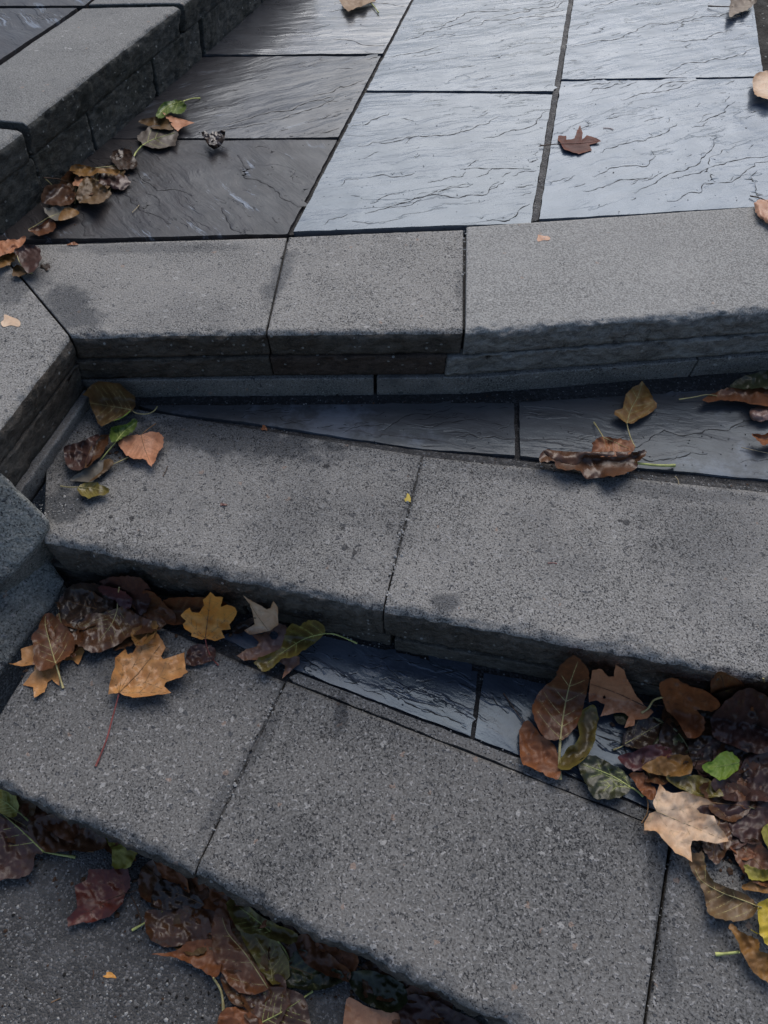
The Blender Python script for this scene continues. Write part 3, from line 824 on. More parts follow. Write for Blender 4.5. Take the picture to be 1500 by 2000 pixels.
# ---------------------------------------------------------------- fallen leaves
LM = {
 'dark':    leafmat('leaf_wet_black_brown', (0.046, 0.026, 0.017), (0.026, 0.016, 0.012), rough=0.30, coat=0.8, spots=0.3, vein=(0.09, 0.05, 0.03)),
 'brown':   leafmat('leaf_brown', (0.200, 0.076, 0.030), (0.105, 0.042, 0.019), rough=0.40, coat=0.45, vein=(0.22, 0.12, 0.06)),
 'wet':     leafmat('leaf_wet_brown', (0.135, 0.058, 0.025), (0.066, 0.030, 0.016), rough=0.32, coat=0.8, vein=(0.16, 0.10, 0.05)),
 'rust':    leafmat('leaf_rust', (0.30, 0.110, 0.040), (0.17, 0.060, 0.024), rough=0.5, coat=0.2, spots=0.5),
 'umber':   leafmat('leaf_umber', (0.170, 0.098, 0.038), (0.100, 0.056, 0.024), rough=0.5, coat=0.25, spots=0.5, vein=(0.24, 0.17, 0.07)),
 'ochre':   leafmat('leaf_ochre', (0.30, 0.155, 0.042), (0.19, 0.090, 0.024), rough=0.5, coat=0.2, vein=(0.40, 0.27, 0.09)),
 'maple':   leafmat('leaf_tan_maple', (0.64, 0.315, 0.110), (0.46, 0.200, 0.064), rough=0.42, coat=0.45, spots=0.55, vein=(0.45, 0.25, 0.10)),
 'orange':  leafmat('leaf_orange_maple', (0.90, 0.440, 0.100), (0.74, 0.310, 0.060), rough=0.5, coat=0.15, spots=0.18, spot=(0.16, 0.06, 0.02), vein=(0.62, 0.34, 0.10)),
 'pink':    leafmat('leaf_pale_orange', (0.60, 0.275, 0.150), (0.46, 0.195, 0.095), rough=0.55, coat=0.08, spots=0.35, spot=(0.07, 0.035, 0.025)),
 'tan':     leafmat('leaf_tan_oak', (0.58, 0.290, 0.160), (0.45, 0.200, 0.100), rough=0.45, coat=0.3, spots=0.3, spot=(0.13, 0.06, 0.03), vein=(0.30, 0.14, 0.08)),
 'mauve':   leafmat('leaf_mauve_oak', (0.30, 0.190, 0.165), (0.21, 0.115, 0.090), rough=0.36, coat=0.6, spots=0.3, edge=(0.24, 0.11, 0.05)),
 'cream':   leafmat('leaf_cream_maple', (0.80, 0.60, 0.42), (0.72, 0.48, 0.31), rough=0.55, coat=0.08, spots=0.16, spot=(0.30, 0.15, 0.07), vein=(0.60, 0.42, 0.27), edge=(0.52, 0.30, 0.15)),
 'purple':  leafmat('leaf_purple_brown', (0.095, 0.046, 0.038), (0.055, 0.028, 0.022), rough=0.42, coat=0.4, spots=0.3),
 'mulberry': leafmat('leaf_mulberry', (0.13, 0.040, 0.040), (0.075, 0.035, 0.040), rough=0.4, coat=0.4, spots=0.3),
 'red':     leafmat('leaf_dark_red', (0.125, 0.026, 0.018), (0.065, 0.016, 0.013), rough=0.38, coat=0.4, spots=0.3, vein=(0.20, 0.06, 0.035)),
 'green':   leafmat('leaf_green', (0.125, 0.185, 0.035), (0.070, 0.110, 0.022), rough=0.45, coat=0.3, spots=0.25, vein=(0.25, 0.32, 0.10)),
 'lime':    leafmat('leaf_bright_green', (0.270, 0.400, 0.050), (0.200, 0.310, 0.036), rough=0.5, coat=0.15, spots=0.15, spot=(0.08, 0.04, 0.02), vein=(0.33, 0.45, 0.10)),
 'dgreen':  leafmat('leaf_dark_green', (0.040, 0.046, 0.016), (0.024, 0.026, 0.013), rough=0.34, coat=0.6, spots=0.4, vein=(0.22, 0.24, 0.09)),
 'olive':   leafmat('leaf_olive', (0.135, 0.095, 0.022), (0.070, 0.046, 0.014), rough=0.34, coat=0.7, spots=0.4, vein=(0.30, 0.26, 0.07), edge=(0.21, 0.17, 0.04)),
 'yellow':  leafmat('leaf_yellow_green', (0.340, 0.310, 0.055), (0.220, 0.180, 0.035), rough=0.5, coat=0.2, spots=0.3, vein=(0.42, 0.40, 0.14)),
 'bright':  leafmat('leaf_bright_yellow', (0.62, 0.47, 0.045), (0.46, 0.33, 0.035), rough=0.5, coat=0.2, spots=0.2),
 'grey':    leafmat('leaf_grey_underside', (0.200, 0.185, 0.155), (0.120, 0.105, 0.085), rough=0.5, coat=0.3, spots=0.4, vein=(0.32, 0.30, 0.22)),
 'greybr':  leafmat('leaf_grey_brown', (0.115, 0.090, 0.070), (0.075, 0.056, 0.044), rough=0.5, coat=0.25, spots=0.3, vein=(0.20, 0.17, 0.12)),
 'film':    leafmat('leaf_soaked_red', (0.100, 0.028, 0.020), (0.070, 0.026, 0.021), rough=0.50, coat=0.05, spots=0.2, edge=(0.20, 0.05, 0.022), spec=0.12),
}
ST = {
 'straw':  plain('stem_straw', (0.55, 0.47, 0.22)),
 'lime':   plain('stem_lime', (0.55, 0.58, 0.20)),
 'red':    plain('stem_red', (0.30, 0.085, 0.075)),
 'tan':    plain('stem_tan', (0.30, 0.17, 0.08)),
 'brown':  plain('stem_brown', (0.10, 0.055, 0.035)),
 'pale':   plain('stem_pale', (0.52, 0.42, 0.26)),
}

def plane_of(a, b, z, off=0.004):
    A, B = xy(a, z), xy(b, z)
    n = np.array([(B - A)[1], -(B - A)[0]]); n /= np.linalg.norm(n)
    if np.dot(n, np.zeros(2) - A) < 0:
        n = -n
    return A + n * off, n
WALL = {
 'w1': plane_of((140, 657), (903, 647), 0, 0.003), 'w1c': plane_of((914, 650), (1760, 588), 0, 0.003),
 'kw': plane_of((134, 661), (-80, 938), 0, 0.004), 'q': plane_of((52, 240), (350, 12), ZQ, 0.004),
 'r2a': plane_of((84, 1056), (744, 1192), Z2, 0.002), 'r2b': plane_of((751, 1194), (1800, 1386), Z2, 0.002),
 'r3a': plane_of((-70, 1506), (371, 1708), Z3, -0.006), 'r3b': plane_of((379, 1712), (1236, 2128), Z3, -0.006),
}

def place(Q, z, h, walls):
    """points seen at pixels Q that lie h above the level z, or lean on a wall standing there"""
    R = rays(Q)
    t = (z + h - CAMH) / R[:, 2]
    for wn in walls:
        A, n = WALL[wn]
        den = R[:, 0] * n[0] + R[:, 1] * n[1]
        tw = np.where(den < -1e-6, (np.dot(n, A) + 0.6 * h - 0.0) / np.where(den < -1e-6, den, -1), 1e9)
        k = 0.004
        m = np.minimum(t, tw)
        t = m - k * np.log(np.exp(-(t - m) / k) + np.exp(-np.minimum((tw - m) / k, 60)))
    return CAM[None] + R * t[:, None]

def catmull(P, n=5, closed=True):
    P = [np.array(p, float) for p in P]
    N = len(P)
    out = []
    rng = range(N if closed else N - 1)
    for i in rng:
        p1, p2 = P[i], P[(i + 1) % N]
        p0 = P[i - 1] if (closed or i > 0) else p1
        p3 = P[(i + 2) % N] if (closed or i + 2 < N) else p2
        for j in range(n):
            t = j / n
            out.append(0.5 * ((2 * p1) + (-p0 + p2) * t + (2 * p0 - 5 * p1 + 4 * p2 - p3) * t * t + (-p0 + 3 * p1 - 3 * p2 + p3) * t ** 3))
    if not closed:
        out.append(P[-1])
    return np.array(out)

def tube(name, pts, radii, mat, parent, seg=6):
    vs, fs = [], []
    n = len(pts)
    for i in range(n):
        a, b = pts[max(0, i - 1)], pts[min(n - 1, i + 1)]
        tg = Vector(b - a).normalized()
        s1 = tg.cross(Vector((0.02, 0.05, 1))).normalized(); s2 = tg.cross(s1)
        for k in range(seg):
            an = 2 * math.pi * k / seg
            vs.append(Vector(pts[i]) + (s1 * math.cos(an) + s2 * math.sin(an)) * radii[i])
    for i in range(n - 1):
        for k in range(seg):
            k2 = (k + 1) % seg
            fs.append((i * seg + k, i * seg + k2, (i + 1) * seg + k2, (i + 1) * seg + k))
    fs.append(tuple(range(seg))); fs.append(tuple((n - 1) * seg + k for k in reversed(range(seg))))
    return vs, fs

LEAFN = [0]
GL = 'fallen leaves on the steps'

def leaf(name, label, crop, outline, z, mat, mid=None, stem=None, veins='pin', lift=0.003, curl=0.006, amp=0.003, cup=0.0,
         walls=(), sm='straw', rad=0.0009, npair=5, tips=None, sharp=False, holes=(), tooth=0.0, folds=(), send=0.002, tilt=(0.0, 0.0), step=None, pleat=0.0012, wrk=1.0, midr=True):
    """one fallen leaf: outline, midrib and stem in crop pixels, laid on the level z; heights in metres"""
    LEAFN[0] += 1
    sd = LEAFN[0] * 1.731
    x0, y0, k = crop
    px = lambda L: np.array([(x0 + a / k, y0 + b / k) for a, b in L], float)
    O0 = px(outline)
    O = catmull(O0, 5) if not sharp else np.array([a + (b - a) * j / 4 for a, b in zip(O0, np.roll(O0, -1, 0)) for j in range(4)])
    size = O.max(0) - O.min(0)
    step = step or max(2.6, min(4.5, size.max() / 26))
    # fine teeth and tears along the margin
    cen = O.mean(0)
    Oj = []
    for i, p in enumerate(O):
        tg = O[(i + 1) % len(O)] - O[i - 1]
        nn = np.array([-tg[1], tg[0]]) / (np.linalg.norm(tg) + 1e-9)
        Oj.append(p + nn * (fbm(p[0] * 0.16 + sd, p[1] * 0.16, sd, 3) * (1.2 if sharp else 2.6) + fbm(p[0] * 0.5 + sd, p[1] * 0.5, sd, 2) * (0.5 if sharp else 1.0) + (tooth * (1 if i % 2 else -1))))
    O = np.array(Oj)
    V, F, P = poly_mesh(O, step)
    if mid is not None:
        M = catmull(px(mid), 8, closed=False)
    else:
        j = int(np.argmax(((O - cen) ** 2).sum(1)))
        M = np.array([2 * cen - O[j], O[j]]) * 1.0
        M = np.array([cen + (M[0] - cen) * 0.8, cen + (M[1] - cen) * 0.85])
    Dmax = max(dist_poly(V, P).max(), 1e-6)
    Mmax = max(dist_poly(V, M, False).max(), 1e-6)
    # vein lines
    VL = []
    if tips:
        b = M[0]
        for q in px(tips):
            VL.append(np.array([b + (q - b) * t for t in np.linspace(0, 0.96, 12)]))
            for t in (0.4, 0.62):
                bb = b + (q - b) * t
                dd = (q - b) / np.linalg.norm(q - b)
                for s_ in (-1, 1):
                    an = s_ * math.radians(42)
                    dv_ = np.array([dd[0] * math.cos(an) - dd[1] * math.sin(an), dd[0] * math.sin(an) + dd[1] * math.cos(an)])
                    ln = np.linalg.norm(q - b) * 0.26
                    pts = np.array([bb + dv_ * ln * u for u in np.linspace(0, 1, 6)])
                    pts = pts[inside(pts, P)]
                    if len(pts) > 2:
                        VL.append(pts)
    elif veins == 'pin' and mid is not None:
        for i in range(npair):
            t = 0.06 + 0.78 * i / npair
            idx = int(t * (len(M) - 1))
            b = M[idx]; dd = M[min(len(M) - 1, idx + 3)] - M[max(0, idx - 1)]; dd = dd / (np.linalg.norm(dd) + 1e-9)
            for s_ in (-1, 1):
                pts = [b]
                p = b.copy()
                for q in range(40):
                    an = s_ * math.radians(56 - 0.9 * q)
                    p = p + np.array([dd[0] * math.cos(an) - dd[1] * math.sin(an), dd[0] * math.sin(an) + dd[1] * math.cos(an)]) * Mmax * 0.05
                    pts.append(p.copy())
                pts = np.array(pts)
                ins = inside(pts, P)
                stop = len(pts) if ins.all() else int(np.argmin(ins)) if not ins[0] is False else 1
                pts = pts[:max(1, int(stop * 0.92))]
                if len(pts) > 3:
                    VL.append(pts)
    def H(Q):
        e = 1 - (dist_poly(Q, P) / Dmax).clip(0, 1)
        m = (dist_poly(Q, M, False) / Mmax).clip(0, 1)
        nz = np.array([fbm(q[0] / 30 + sd, q[1] / 30, sd, 3) for q in Q])
        nf = np.array([fbm(q[0] / 9 + sd, q[1] / 9, sd + 3, 3) for q in Q])
        rg = np.array([1 - abs(noise.noise(Vector((q[0] / 24 + sd, q[1] / 34 + nz_ * 0.8, sd)))) * 2.2 for q, nz_ in zip(Q, nz)])
        h = lift + amp * (0.8 * nz + 0.22 * nf * wrk + 0.75 * np.maximum(rg, -0.3) * min(1.0, amp / 0.004)) + curl * e ** 2.2 * (0.55 + 0.9 * np.array([fbm(q[0] / 45 + sd * 2, q[1] / 45, 7.7, 2) for q in Q])) + cup * m ** 1.6
        if VL and pleat:
            dv_ = np.min([dist_poly(Q, v_, False) for v_ in VL[:24]], axis=0)
            h = h + pleat * (1 - np.exp(-(dv_ / 5.0)))
        h = h + tilt[0] * (Q[:, 0] - cen[0]) / 100 + tilt[1] * (Q[:, 1] - cen[1]) / 100
        return np.maximum(h, 0.0008)
    W3 = place(V, z, H(V), walls)
    base = place(M[:1], z, np.zeros(1), walls)[0]
    t = thing(name, label, 'leaf', (base[0], base[1], z), GL)
    cen3 = [tuple(q) for q in W3]
    ff = []
    R = rays(V)
    for f in F:
        c2 = np.mean([V[i] for i in f], axis=0)
        if any((c2[0] - (x0 + hx / k)) ** 2 + (c2[1] - (y0 + hy / k)) ** 2 < (hr / k) ** 2 for hx, hy, hr in holes):
            continue
        a, b, c = [W3[i] for i in f[:3]]
        ff.append(f if np.dot(np.cross(b - a, c - a), R[f[0]]) < 0 else tuple(reversed(f)))
    o = new_obj('blade', cen3, ff, LM[mat], t)
    at1 = o.data.attributes.new('edge', 'FLOAT', 'POINT')
    at1.data.foreach_set('value', ((1 - dist_poly(V, P) / Dmax).clip(0, 1) ** 3).astype(np.float32))
    vv = np.zeros(len(V))
    lines = [M] + VL if mid is not None else VL
    if lines:
        vv = np.exp(-(np.min([dist_poly(V, v_, False) for v_ in lines], axis=0) / 2.2) ** 2)
    at2 = o.data.attributes.new('vein', 'FLOAT', 'POINT')
    at2.data.foreach_set('value', vv.astype(np.float32))
    # stem and midrib
    if stem is not None or (mid is not None and midr):
        if stem is not None:
            SP = catmull(px(stem), 6, closed=False)
            hb = float(H(SP[:1])[0])
            ts = np.linspace(0, 1, len(SP))
            pts = place(SP, z, hb + (send + rad - hb) * ts ** 0.7, walls)
            rr = np.linspace(rad * 1.05, rad * 1.3, len(SP)); rr[-3:] *= 1.25
            vs, fs = tube('stem', pts, rr, None, None)
            new_obj('stem', vs, fs, ST[sm], t)
    if (VL or mid is not None) and midr:
        vs, fs = [], []
        for i, v_ in enumerate(([M] if mid is not None else []) + VL):
            main = i == 0 and mid is not None
            pts = place(v_, z, H(v_) + (0.0003 if main else 0.0001), walls)
            a, b = tube('v', pts, np.linspace(rad * (1.0 if main else 0.45), rad * (0.3 if main else 0.15), len(pts)), None, None, 5 if main else 4)
            n = len(vs)
            vs += a; fs += [tuple(i_ + n for i_ in f) for f in b]
        new_obj('veins', vs, fs, ST[sm] if sm != 'red' else ST['tan'], o)
    for fo, fm, fl in folds:
        PO = catmull(px(fo), 4)
        V2, F2, P2 = poly_mesh(PO, step)
        d2 = dist_poly(V2, P2); d2 = d2 / max(d2.max(), 1e-6)
        h2 = H(V2) + fl * d2 ** 0.6 + 0.0008 + np.array([fbm(q[0] / 10, q[1] / 10, sd, 3) for q in V2]) * 0.0012
        Wf = place(V2, z, h2, walls)
        R2 = rays(V2)
        g = []
        for f in F2:
            a, b, c = [Wf[i] for i in f[:3]]
            g.append(f if np.dot(np.cross(b - a, c - a), R2[f[0]]) < 0 else tuple(reversed(f)))
        new_obj('folded_edge', [tuple(q) for q in Wf], g, LM[fm], o)
    return t

K6 = (0, 1100, 3.947); K7 = (340, 1130, 3.261); K8 = (0, 700, 4.286); K5 = (0, 150, 3.75); K7B = (1000, 700, 3.0)
K3 = (980, 1250, 2.885); K4 = (1150, 1500, 4.0); KB = (0, 1480, 3.0); KM = (300, 1600, 2.5); R4 = (1200, 700, 5.0); TR = (1150, 0, 4.286)
KT = (300, 0, 3.0); C2 = (750, 0, 2.0)
R2A = ('r2a',); R2B = ('r2b',); W1 = ('w1', 'kw'); QW = ('q',); R3 = ('r3a',); R3B = ('r3b',)

# --- pile in the corner of the lowest step, on the left
leaf('oak_leaf', 'tan lobed oak leaf lying under a brown oval leaf beside the dark wall stone', K6,
     [(60, 775), (110, 772), (170, 745), (160, 660), (285, 625), (420, 600), (560, 640), (640, 652), (652, 682), (605, 782), (555, 745), (470, 750), (458, 800), (458, 945), (398, 897), (370, 920), (345, 992), (262, 1038), (255, 958), (175, 940), (262, 828), (270, 780), (170, 795)],
     Z3, 'maple', sharp=True, lift=0.002, curl=0.006, amp=0.002, step=3.5)
leaf('leaf', 'brown oval leaf with a straw coloured midrib lying on the tan oak leaf', K6,
     [(345, 395), (400, 385), (480, 470), (545, 530), (580, 610), (560, 680), (520, 722), (455, 758), (400, 805), (330, 826), (280, 812), (255, 740), (258, 650), (250, 570), (300, 480)],
     Z3, 'brown', mid=[(430, 775), (395, 660), (350, 480), (352, 410)], stem=[(430, 775), (458, 870), (486, 962)], lift=0.010, curl=0.012, cup=0.004, amp=0.004, rad=0.0012)
leaf('leaf', 'black wet leaf wedged in the corner under the middle step by the wall stone', K6,
     [(470, 330), (520, 190), (640, 150), (770, 170), (850, 250), (880, 340), (720, 400), (610, 440), (560, 520), (500, 470), (455, 380)],
     Z3, 'dark', mid=[(745, 352), (620, 320), (500, 288)], lift=0.012, curl=0.010, amp=0.006, walls=R2A, sm='tan', rad=0.0007)
leaf('leaf', 'large wrinkled wet brown leaf in the corner pile', K6,
     [(520, 500), (600, 420), (700, 390), (830, 375), (960, 335), (1080, 408), (1160, 440), (1280, 462), (1200, 520), (1010, 560), (920, 620), (800, 676), (700, 690), (640, 650), (560, 610)],
     Z3, 'wet', mid=[(905, 355), (860, 470), (760, 600)], stem=[(905, 355), (908, 270), (918, 188)], lift=0.012, curl=0.010, amp=0.007, wrk=1.0, walls=R2A, sm='straw', send=0.03)
leaf('leaf', 'dull purple puckered leaf tucked under the nose of the middle step', K6,
     [(770, 140), (850, 112), (960, 98), (1080, 118), (1160, 200), (1155, 300), (1095, 405), (1020, 350), (1000, 260), (900, 200), (800, 190)],
     Z3, 'purple', lift=0.018, curl=-0.010, amp=0.006, walls=R2A)
leaf('leaf', 'small crumpled purple-brown leaf on top of the corner pile', K6,
     [(760, 185), (850, 180), (950, 215), (1010, 260), (1010, 330), (960, 350), (900, 300), (830, 260), (790, 240)], Z3, 'mulberry', lift=0.026, curl=0.008, amp=0.006, walls=R2A)
leaf('maple_leaf', 'large tan maple leaf with a long red stem on the lowest step', K6,
     [(918, 998), (835, 1012), (845, 930), (862, 860), (885, 795), (888, 730), (968, 658), (985, 706), (1020, 690), (1050, 650), (1055, 610), (1120, 560), (1195, 440), (1212, 540), (1256, 600), (1275, 650), (1240, 718), (1262, 738), (1340, 715), (1422, 688), (1430, 815), (1452, 838), (1385, 882), (1280, 916), (1264, 948), (1322, 1000), (1180, 1020), (1040, 1036), (960, 1020)],
     Z3, 'maple', mid=[(918, 998), (1080, 830), (1230, 640)], stem=[(918, 998), (895, 1090), (862, 1210), (818, 1370), (738, 1566)], tips=[(862, 860), (968, 672), (1200, 470), (1420, 800), (1310, 996)],
     sharp=True, lift=0.006, curl=0.014, amp=0.005, cup=0.004, sm='red', rad=0.0011, send=0.001)
leaf('leaf', 'crisp ochre curled leaf end between the big maple leaf and the wet pile', K6,
     [(1010, 570), (1030, 500), (1120, 470), (1200, 440), (1210, 520), (1150, 600), (1060, 640)], Z3, 'ochre', lift=0.018, curl=0.010, amp=0.006)
leaf('leaf', 'dark brown leaf partly hidden behind the bright orange maple leaf', K6,
     [(1240, 300), (1320, 265), (1480, 262), (1680, 275), (1760, 330), (1700, 420), (1560, 460), (1420, 470), (1290, 470), (1250, 380)],
     Z3, 'brown', lift=0.006, curl=0.006, mid=[(1260, 400), (1500, 350), (1700, 330)], walls=R2A, sm='tan', rad=0.0006)
leaf('maple_leaf', 'bright orange maple leaf leaning below the middle step nose', K7,
     [(198, 380), (180, 391), (112, 366), (110, 350), (58, 312), (55, 290), (75, 270), (40, 236), (68, 205), (100, 184), (112, 215), (160, 217), (190, 170), (185, 135), (232, 87), (265, 115), (312, 120), (296, 180), (340, 167), (388, 185), (402, 210), (380, 260), (354, 290), (362, 322), (300, 330), (322, 376), (258, 399), (215, 385)],
     Z3, 'orange', mid=[(198, 380), (215, 250), (230, 120)], stem=[(198, 380), (212, 445), (240, 505), (282, 553)], tips=[(60, 240), (235, 100), (390, 205), (90, 330), (310, 372)],
     sharp=True, lift=0.014, curl=0.010, amp=0.006, walls=R2A, sm='red', rad=0.0008, tilt=(0.0, -0.02), midr=True)
leaf('leaf', 'small dark purple leaf under the stem of the orange maple leaf', K7,
     [(75, 505), (105, 432), (190, 418), (252, 438), (268, 480), (240, 522), (135, 552), (72, 542)], Z3, 'purple', lift=0.004, curl=0.008, amp=0.006)
leaf('oak_leaf', 'pale curled oak leaf tip standing against the riser of the middle step', K7,
     [(440, 108), (500, 146), (548, 172), (592, 197), (612, 188), (632, 145), (662, 188), (664, 292), (620, 330), (560, 345), (480, 358), (448, 332), (512, 290), (504, 228), (482, 165)],
     Z3, 'cream', sharp=True, lift=0.010, curl=0.010, amp=0.005, walls=R2A, mid=[(600, 330), (540, 250), (470, 140)], sm='tan', rad=0.0004, veins=None)
leaf('oak_leaf', 'mauve oak leaf with a round hole beside the slate strip', K7,
     [(600, 280), (650, 278), (706, 296), (730, 330), (720, 400), (690, 455), (800, 500), (800, 545), (745, 588), (690, 636), (708, 555), (660, 520), (560, 512), (448, 524), (402, 492), (462, 448), (528, 432), (540, 402), (490, 356), (560, 352), (604, 330)],
     Z3, 'mauve', sharp=True, holes=[(637, 361, 27)], lift=0.006, curl=0.008, amp=0.004, step=2.6)
leaf('leaf', 'curled olive brown leaf with a lime stem at the end of the lower slate strip', K7,
     [(828, 275), (870, 263), (940, 284), (956, 345), (905, 400), (835, 450), (780, 492), (690, 512), (635, 560), (585, 594), (540, 572), (514, 526), (600, 480), (680, 440), (700, 380), (715, 330), (745, 288), (800, 300)],
     Z3, 'olive', mid=[(960, 350), (840, 380), (720, 450), (600, 535)], stem=[(960, 350), (1020, 354), (1090, 379), (1165, 412)], lift=0.012, curl=0.012, amp=0.006, cup=0.006, sm='lime', walls=R2A, rad=0.0010, send=0.006)
leaf('leaf', 'narrow black dried leaf between the orange maple leaf and the pale oak tip', K7,
     [(368, 330), (410, 290), (470, 262), (525, 250), (500, 290), (430, 346), (390, 352)], Z3, 'dark', lift=0.006, curl=0.008, amp=0.004, walls=R2A)

# --- corner of the middle step
leaf('leaf', 'broad brown leaf leaning into the corner below the mitred kerb', K8,
     [(690, 305), (765, 222), (820, 190), (920, 200), (1000, 210), (1062, 268), (1132, 320), (1136, 400), (1102, 440), (1040, 482), (960, 515), (850, 572), (818, 540), (788, 460), (752, 380), (742, 320)],
     Z2, 'umber', sharp=True, mid=[(1100, 430), (960, 405), (745, 372)], stem=[(1100, 430), (1145, 460), (1230, 465), (1288, 440), (1316, 405)], lift=0.012, curl=0.008, amp=0.006, walls=W1, sm='straw', rad=0.0008, send=0.006,
     folds=[([(950, 520), (1020, 490), (1090, 435), (1080, 455), (1010, 505)], 'lime', 0.001)])
leaf('leaf', 'small toothed green leaf folded under the broad brown corner leaf', K8,
     [(915, 655), (922, 605), (960, 570), (1060, 548), (1130, 500), (1142, 560), (1125, 595), (1060, 642), (985, 690), (932, 702)],
     Z2, 'green', mid=[(972, 695), (1040, 610), (1130, 545)], stem=[(972, 695), (905, 775), (830, 866)], lift=0.012, curl=0.010, amp=0.004, tooth=0.7, walls=W1, sm='lime', rad=0.0009)
leaf('leaf', 'pale orange heart-shaped leaf with dark freckles on the middle step', K8,
     [(980, 706), (1050, 652), (1150, 636), (1182, 641), (1250, 614), (1330, 620), (1372, 662), (1362, 740), (1322, 790), (1302, 850), (1266, 903), (1240, 885), (1220, 846), (1120, 840), (1060, 812), (1010, 752)],
     Z2, 'pink', sharp=True, tooth=0.35, mid=[(1182, 641), (1210, 750), (1262, 890)], stem=[(1182, 641), (1240, 590), (1306, 545)], lift=0.007, curl=0.006, amp=0.003, sm='tan', rad=0.0007, send=0.012)
leaf('leaf', 'dark purple shrivelled leaf against the kerb on the middle step', K8,
     [(535, 745), (640, 705), (760, 660), (830, 640), (790, 740), (740, 880), (650, 935), (570, 905)], Z2, 'purple', lift=0.010, curl=0.010, amp=0.009, walls=W1)
leaf('leaf', 'narrow folded brown leaf standing between the purple leaf and the green leaf', K8,
     [(892, 632), (915, 660), (875, 765), (800, 850), (718, 915), (712, 880), (768, 720), (830, 650)], Z2, 'wet', lift=0.014, curl=0.010, amp=0.003, mid=[(716, 905), (770, 735), (860, 645)], sm='tan', rad=0.0006, walls=W1, veins=None)
leaf('leaf', 'folded leaf with a grey underside beside the kerb base', K8,
     [(588, 1022), (655, 962), (720, 920), (790, 880), (858, 842), (922, 842), (952, 880), (900, 935), (810, 1000), (740, 1034)],
     Z2, 'grey', lift=0.006, curl=0.006, amp=0.003, stem=[(940, 888), (1000, 862), (1072, 828)], rad=0.0007, sm='straw', veins=None,
     folds=[([(740, 1032), (800, 985), (860, 930), (870, 855), (925, 842), (952, 880), (900, 936), (810, 1002)], 'umber', 0.004)])
leaf('leaf', 'small brown leaf with a yellow torn edge and pale stem on the middle step', K8,
     [(648, 1082), (700, 1044), (790, 1034), (850, 1060), (910, 1094), (898, 1132), (812, 1150), (740, 1172), (682, 1142)],
     Z2, 'olive', mid=[(660, 1076), (760, 1085), (880, 1110)], stem=[(660, 1076), (580, 1078), (505, 1068)], lift=0.005, curl=0.007, amp=0.003, rad=0.0007)

# --- along the raised step at the top left
leaf('leaf', 'fresh green leaf edge curling up beside the mossy riser', K5,
     [(1145, 290), (1165, 222), (1240, 176), (1340, 178), (1360, 232), (1312, 272), (1240, 262), (1190, 300)], Z0, 'green', mid=[(1340, 180), (1230, 215), (1160, 280)], stem=[(1340, 180), (1405, 160), (1466, 157)], lift=0.012, curl=0.012, amp=0.005, tooth=0.6, sm='lime', rad=0.0011, walls=QW)
leaf('leaf', 'brown withered leaf lying behind the small orange triangle leaf', K5,
     [(1020, 325), (1130, 296), (1230, 312), (1280, 385), (1150, 380), (1060, 352)], Z0, 'umber', lift=0.008, curl=0.006, amp=0.005, walls=QW)
leaf('leaf', 'triangular pale orange leaf folded over the leaves by the raised step', K5,
     [(1188, 258), (1285, 294), (1345, 312), (1422, 336), (1340, 366), (1302, 398), (1262, 362)], Z0, 'pink', sharp=True, lift=0.014, curl=0.008, amp=0.003)
leaf('leaf', 'grey brown leaf lying underside up with a thick pale stem on the dark slab', K5,
     [(1012, 430), (1060, 395), (1120, 356), (1222, 370), (1302, 402), (1292, 460), (1280, 502), (1160, 522), (1062, 505), (1020, 470)],
     Z0, 'greybr', mid=[(1042, 502), (1120, 460), (1280, 410)], stem=[(1042, 502), (992, 560), (965, 630)], lift=0.008, curl=0.006, amp=0.003, rad=0.0014, sm='lime', npair=3)
leaf('leaf', 'ochre crumpled leaf at the head of the pile under the raised step', K5,
     [(512, 680), (550, 640), (640, 650), (720, 668), (862, 676), (868, 712), (740, 705), (640, 730), (570, 722)], Z0, 'ochre', stem=[(670, 672), (740, 664), (830, 652), (955, 603)], lift=0.016, curl=0.008, amp=0.006, rad=0.0011)
leaf('leaf', 'glossy purple leaf rolled at the right of the pile on the slab', K5,
     [(696, 702), (740, 696), (810, 722), (885, 708), (955, 768), (905, 822), (800, 812), (720, 775)], Z0, 'purple', lift=0.012, curl=-0.006, amp=0.006)
leaf('leaf', 'curled umber leaf in the middle of the pile with a looping pale stem', K5,
     [(560, 900), (580, 800), (640, 728), (705, 760), (760, 800), (815, 860), (740, 920), (640, 930)], Z0, 'umber', stem=[(715, 838), (770, 862), (805, 830), (800, 770)], lift=0.010, curl=0.012, amp=0.008, rad=0.0008)
leaf('leaf', 'tan leaf with an upright pale stalk in the pile under the raised step', K5,
     [(535, 780), (560, 730), (610, 740), (600, 790), (560, 800)], Z0, 'tan', stem=[(578, 740), (556, 820), (548, 925)], lift=0.016, curl=0.006, amp=0.004, rad=0.0012, sm='straw')
leaf('leaf', 'dark brown leaf against the mossy riser at the left of the pile', K5,
     [(300, 900), (330, 810), (420, 788), (505, 808), (548, 900), (470, 945), (340, 930)], Z0, 'wet', lift=0.012, curl=0.010, amp=0.006, walls=QW)
leaf('leaf', 'cupped pale tan and olive leaf at the foot of the pile', K5,
     [(298, 935), (345, 962), (420, 944), (495, 950), (582, 992), (525, 1032), (432, 1056), (365, 1032)], Z0, 'grey', mid=[(352, 1032), (440, 1000), (560, 990)], stem=[(352, 1032), (290, 1072), (210, 1122)], lift=0.010, curl=0.010, amp=0.003,
     folds=[([(430, 1052), (450, 985), (500, 955), (582, 992), (525, 1032)], 'ochre', 0.002)], veins=None, rad=0.0009)
